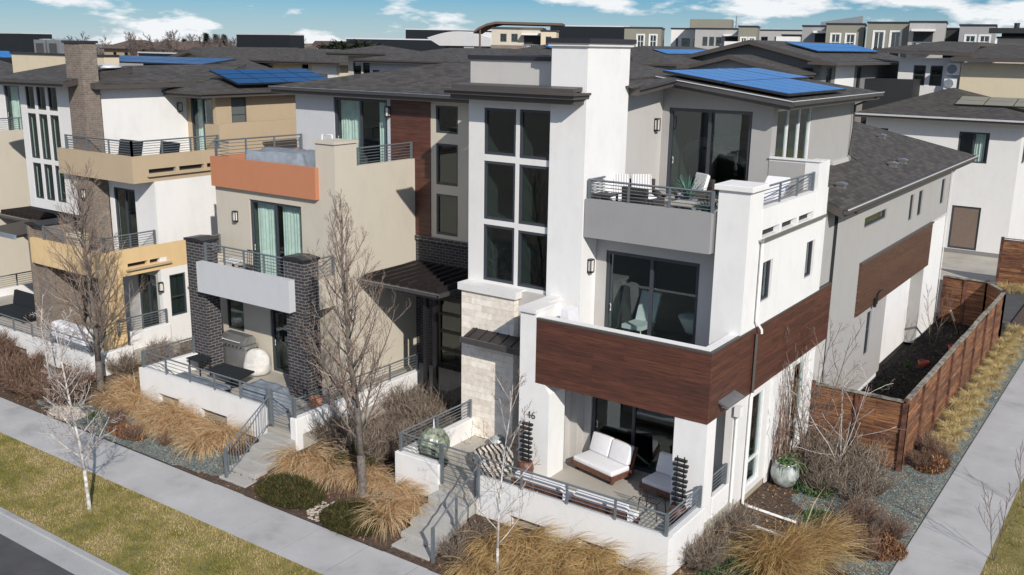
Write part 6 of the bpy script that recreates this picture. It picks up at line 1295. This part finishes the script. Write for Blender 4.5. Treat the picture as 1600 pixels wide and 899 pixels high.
def grass_mesh(kind, seed, n, rad, L, lean=(0, 0), wid=.013, mat='straw', droop=(1.2, 2.6), elev=(.7, 1.5)):
    rg = np.random.default_rng(seed); a = rg.uniform(0, 6.283, n); rr = rad*np.sqrt(rg.uniform(0, 1, n))
    az = np.arctan2(np.sin(a)+lean[1]*1.6, np.cos(a)+lean[0]*1.6)+rg.normal(0, .45, n)
    ln = rg.uniform(L[0], L[1], n)
    V, F, t = blades(rg, np.stack([rr*np.cos(a), rr*np.sin(a), np.full(n, -.02)], 1), az, rg.uniform(*elev, n), ln, rg.uniform(*droop, n), wid*rg.uniform(.6, 1.3, n), 6, np.clip(rg.normal(.45, .33, n), 0, 1))
    me_o = np_mesh(kind, V, F, t, M[mat]); me = me_o.data; bpy.data.objects.remove(me_o); return me
def place(me, name, x, y, label, cat, group, rz=0, s=1.0, z=None):
    o = bpy.data.objects.new(name, me); COL.objects.link(o); o.location = (x, y, gz(x, y) if z is None else z); o.rotation_euler = (0, 0, rz); o.scale = (s, s, s*rnd.uniform(.88, 1.1))
    o['label'] = label; o['category'] = cat
    if group: o['group'] = group
    return o
GA = [grass_mesh('grass_', 100+i, 430, .17, (.65, 1.4), (.30, -.6), .017, 'straw') for i in range(4)]
GY = [grass_mesh('grass_', 120+i, 430, .18, (.7, 1.45), (.5, -.45), .017, 'strawy') for i in range(3)]
GU = [grass_mesh('grass_', 160+i, 460, .2, (.9, 1.5), (.8, -.35), .016, 'strawy', (.7, 1.7), (.9, 1.5)) for i in range(3)]
GM = [grass_mesh('grass_', 140+i, 520, .20, (.40, .72), (0, 0), .015, 'mound', (1.6, 3.0), (.8, 1.5)) for i in range(3)]
def bed(pts, meshes, label, group, s=(0.8, 1.15), name='feather_tussock', jit=.12, rot=.5):
    for x, y in pts: place(rnd.choice(meshes), name, x+rnd.uniform(-jit, jit), y+rnd.uniform(-jit, jit), label, 'tussock plant', group, rnd.uniform(-rot, rot), rnd.uniform(*s))
bed([(-28.9+i*.66, 18.05) for i in range(10)]+[(-28.5+i*.72, 17.5) for i in range(9)]+[(-25.6+i*.85, 17.05) for i in range(4)]+[(-29.3, 18.8), (-29.0, 19.6), (-28.8, 18.5)], GA, 'tan ornamental grass in the long bed under the white porch wall of the beige house', 'tan grasses below the beige house porch wall', (.6, 1.05))
bed([(-19.7, 18.1), (-19.5, 17.5), (-18.9, 18.0), (-18.3, 17.9)], GA, 'tan ornamental grass between the beige house steps and the pear tree', 'tan grasses right of the beige house steps')
bed([(-17.6, 18.4), (-17.0, 18.2), (-16.4, 18.1), (-15.8, 18.05), (-15.4, 17.6), (-15.9, 17.4), (-15.5, 17.0), (-17.6, 18.0)], GA, 'tan ornamental grass between the pear tree and the corner house steps', 'tan grasses left of the corner house steps', (.7, .95))
bed([(-12.5, 17.5), (-12.1, 17.0), (-11.7, 17.8), (-11.4, 17.2), (-10.9, 17.9), (-10.6, 17.3), (-10.1, 18.0), (-9.8, 17.4), (-9.3, 17.9), (-12.2, 16.4), (-11.2, 16.7), (-10.4, 16.8), (-9.2, 17.2), (-8.7, 17.6), (-11.9, 17.95), (-10.5, 18.05), (-9.7, 17.0)], GY, 'tan grass in the bed below the front porch wall of the corner house', 'grasses below the corner house porch wall', (.75, 1.05))
bed([(-6.9, 21.0), (-6.5, 21.7), (-6.1, 21.2), (-6.6, 20.5), (-6.2, 22.1), (-6.4, 20.0), (-6.9, 20.2)], GU, 'golden arching grass beside the side wall of the corner house', 'golden grasses at the corner house side', (.95, 1.3))
for i in range(14):
    for j in range(2):
        y = 31.0+i*1.18+j*.5
        if y > 30.5: place(rnd.choice(GM), 'low_tussock', -4.98-.38*j+rnd.uniform(-.07, .07), y, 'low mounded straw grass in the row between wooden fence and side walkway', 'tussock plant', 'mounded grasses along the wooden fence', rnd.uniform(0, 6), rnd.uniform(.62, .92))
for i in range(3): place(rnd.choice(GM), 'low_tussock', -7.0+i*.9, 55.4, 'low straw grass mound at the foot of the sunlit rear fence', 'tussock plant', 'mounds at the rear fence', rnd.uniform(0, 6), 1.3, 0.03)
place(GM[1], 'low_tussock', -7.9, 20.5, 'low grass mound at the corner of the side wall', 'tussock plant', None, 0, 1.0)

def shrub_mesh(name, seed, n, rad, hgt, m, spread=1.0, kids=5, minr=.004):
    rg = random.Random(seed); sg = []
    for i in range(n):
        a = rg.uniform(0, 6.283); r = rad*.3*math.sqrt(rg.random()); p = Vector((r*math.cos(a), r*math.sin(a), -.02)); out = rg.uniform(.15, 1)*spread
        d = Vector((math.cos(a)*out, math.sin(a)*out, 1)).normalized(); L = hgt*rg.uniform(.6, 1.1); pts, rad_ = [p.copy()], [.011]
        for k in range(4): d = (d+Vector((rg.gauss(0, .13), rg.gauss(0, .13), .05))).normalized(); p = p+d*L/4; pts.append(p.copy()); rad_.append(.011*(1-.8*(k+1)/4))
        sg.append((pts, rad_))
        for k in range(kids):
            t = rg.uniform(.25, .95)*4; j = int(t); b = pts[j].lerp(pts[min(j+1, 4)], t-j); d2 = (d+Vector((rg.gauss(0, .6), rg.gauss(0, .6), rg.gauss(0, .3)))).normalized(); l2 = L*rg.uniform(.15, .4)
            sg.append(([b, b+d2*l2*.5+Vector((0, 0, .01)), b+d2*l2], [.006, .0045, .003]))
    o = twig_mesh(name, sg, m, None, 3, minr, seed); me = o.data; bpy.data.objects.remove(o); return me
SR = [shrub_mesh('dogwood_shrub', 200+i, 130, .7, .95, M['twigr'], 1.1, 8) for i in range(3)]
SB = [shrub_mesh('twiggy_shrub', 220+i, 130, .7, 1.0, M['twigb'], 1.15, 9) for i in range(3)]
SB2 = [shrub_mesh('twiggy_shrub', 240+i, 60, .7, 1.0, M['twigb'], 1.15, 8) for i in range(3)]
L0 = 'reddish leafless shrub in the thicket below the porch of the brick chimney house'
for i in range(26): place(rnd.choice(SR), 'dogwood_shrub', -38+i*.33+rnd.uniform(-.2, .2)-(.0 if i < 22 else 0), rnd.uniform(16.35, 17.95), L0, 'shrub', 'red thicket at the left', rnd.uniform(0, 6), rnd.uniform(.8, 1.15))
for k_, (x, y) in enumerate(((-26.6, 16.55), (-25.5, 16.35), (-27.1, 16.9), (-24.2, 16.6))): place(rnd.choice(SR), 'dogwood_shrub', x, y, ('small red brown shrub in the gravel, second from the pale stones', 'small red brown shrub in the gravel close to the sidewalk edge', 'small red brown shrub in the gravel nearest the pale stones', 'small red brown shrub in the gravel nearest the beige house steps')[k_], 'shrub', 'red shrubs in the gravel', rnd.uniform(0, 6), .45)
for x, y in ((-20.0, 19.4), (-19.3, 20.2), (-18.6, 19.6), (-18.0, 20.6), (-19.4, 21.3), (-18.6, 21.9), (-17.8, 21.6), (-18.2, 19.0), (-17.5, 19.8), (-19.8, 22.5), (-19.0, 23.1)): place(rnd.choice(SB), 'twiggy_shrub', x, y, 'brown leafless shrub in the gap between the beige house and the corner house', 'shrub', 'shrubs between the two houses', rnd.uniform(0, 6), rnd.uniform(.7, 1.05))
for x, y in ((-6.9, 26.3), (-6.3, 26.9), (-7.3, 27.2), (-6.6, 27.6), (-7.6, 26.2), (-5.9, 26.2), (-6.2, 25.3), (-7.0, 25.2), (-7.9, 27.6)): place(rnd.choice(SB2), 'twiggy_shrub', x, y, 'grey brown leafless bush in front of the wooden fence corner', 'shrub', 'bushes before the fence corner', rnd.uniform(0, 6), rnd.uniform(.85, 1.15))
for k_, (x, y) in enumerate(((-5.3, 28.9), (-5.0, 29.7), (-5.4, 30.2))): place(rnd.choice(SR), 'dogwood_shrub', x, y, ('red brown bush nearest the fence corner post, nearest the camera', 'red brown bush beside the side walkway, just beyond the fence corner', 'red brown bush against the fence boards where the grass mounds begin')[k_], 'shrub', 'red brown bushes outside the fence', rnd.uniform(0, 6), rnd.uniform(.6, .75))
for k_, (x, y) in enumerate(((-5.3, 23.3), (-4.85, 23.95), (-5.7, 24.2), (-5.2, 22.5), (-6.0, 23.2))): place(rnd.choice(SR), 'dogwood_shrub', x, y, ('dark red brown bush in the middle of the cluster by the side walkway', 'dark red brown bush touching the side walkway edge', 'dark red brown bush at the back of the walkway cluster, toward the fence', 'dark red brown bush at the near end of the walkway cluster', 'dark red brown bush on the house side of the walkway cluster')[k_], 'shrub', 'dark bushes beside the walkway', rnd.uniform(0, 6), rnd.uniform(.55, .7))
for k_, (x, y) in enumerate(((-8.1, 20.2), (-8.0, 19.4), (-7.9, 21.1), (-8.05, 21.9))): place(rnd.choice(SB), 'twiggy_shrub', x, y, ('small twiggy bush against the side of the white porch wall, second from the street', 'small twiggy bush nearest the street at the porch wall side', 'small twiggy bush below the short side railing of the corner house porch', 'small twiggy bush at the first white pipe on the ground')[k_], 'shrub', 'bushes at the porch side wall', rnd.uniform(0, 6), rnd.uniform(.6, .75))
for k_, (x, y) in enumerate(((-30.5, 19.3), (-30.2, 20.6), (-31.0, 21.3), (-29.6, 21.8))): place(rnd.choice(SB), 'twiggy_shrub', x, y, ('brown leafless shrub nearest the street beside the yellow column', 'brown leafless shrub halfway between yellow column and beige house porch', 'brown leafless shrub against the white wall right of the yellow column', 'brown leafless shrub farthest back beside the beige house porch rail')[k_], 'shrub', 'shrubs between yellow column and porch', rnd.uniform(0, 6), rnd.uniform(.7, 1.0))
for k_, (x, y) in enumerate(((-13.1, 16.5), (-13.1, 17.2))): place(rnd.choice(SB), 'twiggy_shrub', x, y, ('pale twiggy bush at the lower end of the corner house handrail', 'pale twiggy bush beside the upper corner house steps')[k_], 'shrub', 'bushes at the steps', rnd.uniform(0, 6), .55)
def leafy(name, label, cx, cy, rx, ry, hgt, n, m, seed, size=(.02, .05), group=None, rz=0, cat='shrub'):
    rg = np.random.default_rng(seed); a = rg.uniform(0, 6.283, n); r = np.sqrt(rg.uniform(0, 1, n)); x, y = rx*r*np.cos(a), ry*r*np.sin(a)
    x, y = x*math.cos(rz)-y*math.sin(rz), x*math.sin(rz)+y*math.cos(rz)
    nz = np.array([mnoise.noise(Vector((p*2.6+seed, q*2.6, 0))) for p, q in zip(x, y)])
    z = hgt*np.clip((1-r**2.2)*(.75+.75*nz), .03, 2)*rg.uniform(.55, 1.05, n)
    V, F, t = blades(rg, np.stack([x, y, z], 1), rg.uniform(0, 6.28, n), rg.uniform(.1, 1.4, n), rg.uniform(.07, .15, n), rg.uniform(0, 1, n), rg.uniform(*size, n), 2, np.clip(rg.normal(.45, .28, n), 0, 1))
    t_ = thing(name, label, cat, (cx, cy, gz(cx, cy)), group); np_mesh('foliage', V, F, t, M[m], t_)
    sg = [([Vector((0, 0, 0)), Vector((math.cos(q)*rx*.4, math.sin(q)*ry*.4, hgt*.3)), Vector((math.cos(q)*rx*.75, math.sin(q)*ry*.75, hgt*.4))], [.02, .014, .006]) for q in np.linspace(0, 6, 9)]
    twig_mesh('stems', sg, M['twigb'], t_, 4, .005, seed); return t_
leafy('juniper_shrub', 'low spreading dark green juniper nearer the beige house steps', -18.8, 16.6, 1.15, .72, .48, 12000, 'juniper', 71, rz=-.1)
leafy('juniper_shrub', 'low spreading dark green juniper nearer the pear tree', -16.3, 16.5, 1.0, .7, .48, 11000, 'juniper', 72)
leafy('juniper_shrub', 'dark evergreen shrub tucked behind the pear tree trunk', -18.3, 18.5, .8, .6, .7, 5000, 'juniper', 73)
leafy('leafy_shrub', 'fresh green low plant beside the glazed urn', -7.3, 25.2, .6, .5, .3, 900, 'green', 74, (.03, .06))
leafy('leafy_shrub', 'dull green low plant near the side downspout outlets', -6.4, 23.6, .7, .5, .25, 900, 'green', 75, (.02, .04))
leafy('dry_leaf_shrub', 'brown low shrub full of dead leaves beside the walkway', -5.2, 23.2, .9, .7, .35, 3200, 'leafd', 76, (.03, .06))
leafy('dry_leaf_shrub', 'brown dead leaf mound at the outer foot of the fence corner', -5.1, 29.4, .5, .9, .35, 2400, 'leafd', 77, (.03, .06))
leafy('dry_leaf_shrub', 'rust brown low shrub in the grey gravel near the sidewalk', -26.0, 16.5, .9, .4, .22, 2200, 'leafd', 78, (.03, .05))
leafy('leafy_shrub', 'sparse green and brown low growth by the corner of the white porch wall', -7.4, 19.6, .8, .8, .3, 1500, 'green', 81, (.012, .025))
leafy('leafy_shrub', 'small yellow green tuft in the gravel near the pale stones', -27.9, 16.6, .25, .2, .2, 300, 'green', 79, (.02, .04))
for k_, (x, y) in enumerate(((-7.9, 31.5), (-7.2, 33.2), (-8.0, 35.0), (-7.0, 36.5), (-7.8, 38.0), (-6.6, 34.2))): leafy('seedling', ('small green seedling nearest the near fence corner in the dark yard', 'small seedling in the middle of the dark yard, second from the near fence', 'small seedling against the grey wing wall in the dark yard', 'small seedling in the dark yard on the fence side, fourth from the near fence', 'small seedling farthest back in the dark fenced yard', 'small seedling by the long fence inside the dark yard')[k_], x, y, .16, .16, .3, 160, 'green', 90+k_, (.02, .04))
# small weeds by the wall under the yellow downspout
# ---- far trees
def far_tree_mesh(seed, hgt, spread=.55):
    th, tn = grow_tree(seed, hgt, hgt*.2, hgt*.02, spread, .12, 3, (14, 7, 5), (.5, .45, .45), start=.1, wob=.13, crown_taper=.5); a = MB()
    for pts, rad in th: a.tube(pts, rad, 5)
    me = bpy.data.meshes.new('trunk'); me.from_pydata(a.v, [], a.f); me.materials.append(M['bark2']); o = twig_mesh('crown', tn, M['fartree'], None, 3, .035, seed); m2 = o.data; bpy.data.objects.remove(o); return me, m2
FT = [far_tree_mesh(300+i, 13) for i in range(3)]
def far_tree(x, y, z, s, label, group):
    me, m2 = rnd.choice(FT); t = thing('bare_tree', label, 'tree', (x, y, z), group, rnd.uniform(0, 6)); t.scale = (s, s, s)
    for nm, m_ in (('trunk', me), ('crown', m2)): o = bpy.data.objects.new(nm, m_); COL.objects.link(o); o.parent = t
for i in range(110):
    px = rnd.uniform(-272, -182); far_tree(px, rnd.uniform(148, 205), -.4+4*math.exp(-((px+232)/40)**2), rnd.uniform(.5, .8), 'bare leafless tree on the wooded skyline at the left', 'bare trees on the left skyline')
for x, y, s in ((-212, 165, 1.0), (-207, 166, 1.12), (-201, 165, 1.05), (-198, 168, .95), (-246, 150, .95), (-255, 152, 1.0), (-262, 160, .98), (-191, 170, .85)): far_tree(x, y, -.4, s*.88, 'tall bare tree standing above the left skyline roofs', 'tall bare trees on the left skyline')
for x, y, s in ((-158, 165, .85), (-154, 166, .9), (-150, 168, .8)): far_tree(x, y, -.4, s, 'thin bare tree in the skyline gap behind the low shops', 'bare trees behind the low shops')
def cone_leaf(seed, n, hgt, rad, shape):
    rg = np.random.default_rng(seed); t = rg.uniform(0, 1, n); a = rg.uniform(0, 6.28, n)
    prof = (1-t)**.8 if shape == 'cone' else np.sqrt(np.clip(1-(2*t-1)**2, 0, 1)); r = rad*prof*rg.uniform(.35, 1.08, n)*(1+.22*np.sin(a*5+t*20))
    V, F, tt = blades(rg, np.stack([r*np.cos(a), r*np.sin(a), hgt*(.12+.88*t)], 1), a, rg.uniform(-.3, .9, n), rg.uniform(.5, .95, n), rg.uniform(0, 1, n), rg.uniform(.2, .4, n), 2)
    o = np_mesh('crown', V, F, tt, M['farever']); me = o.data; bpy.data.objects.remove(o); return me
cm = [cone_leaf(1, 1500, 12.5, 2.4, 'cone'), cone_leaf(2, 1700, 9, 3.2, 'round')]
def ever(x, y, z, s, k, label, group=None, name='evergreen_tree'):
    t = thing(name, label, 'tree', (x, y, z), group); t.scale = (s, s, s); o = bpy.data.objects.new('crown', cm[k]); COL.objects.link(o); o.parent = t
    a = MB().tube([(0, 0, 0), (0, 0, 9)], [.25, .08], 6); me = bpy.data.meshes.new('trunk'); me.from_pydata(a.v, [], a.f); me.materials.append(M['bark2']); o = bpy.data.objects.new('trunk', me); COL.objects.link(o); o.parent = t
for x, y, s in ((-225, 176, 1.08), (-220, 178, 1.05), (-216, 172, 1.05), (-240, 180, .95)): ever(x, y, .5, s, 0, 'dark conical evergreen on the wooded skyline at the left', 'dark evergreens on the left skyline')
ever(-183, 165, -.4, 1.35, 1, 'dark rounded evergreen just left of the black box building')
for i in range(5): ever(-104.0-i*2.4, 112, -.4, 1.33+.06*(i % 2), 1, 'olive green leafy tree in front of the tall dark box building', 'olive trees before the dark box', 'leafy_tree')
for i in range(5): far_tree(-31+i*2.6, 100, -.4, .72, 'bare tree before the olive apartment block, between the rear houses', 'bare trees before the apartments')
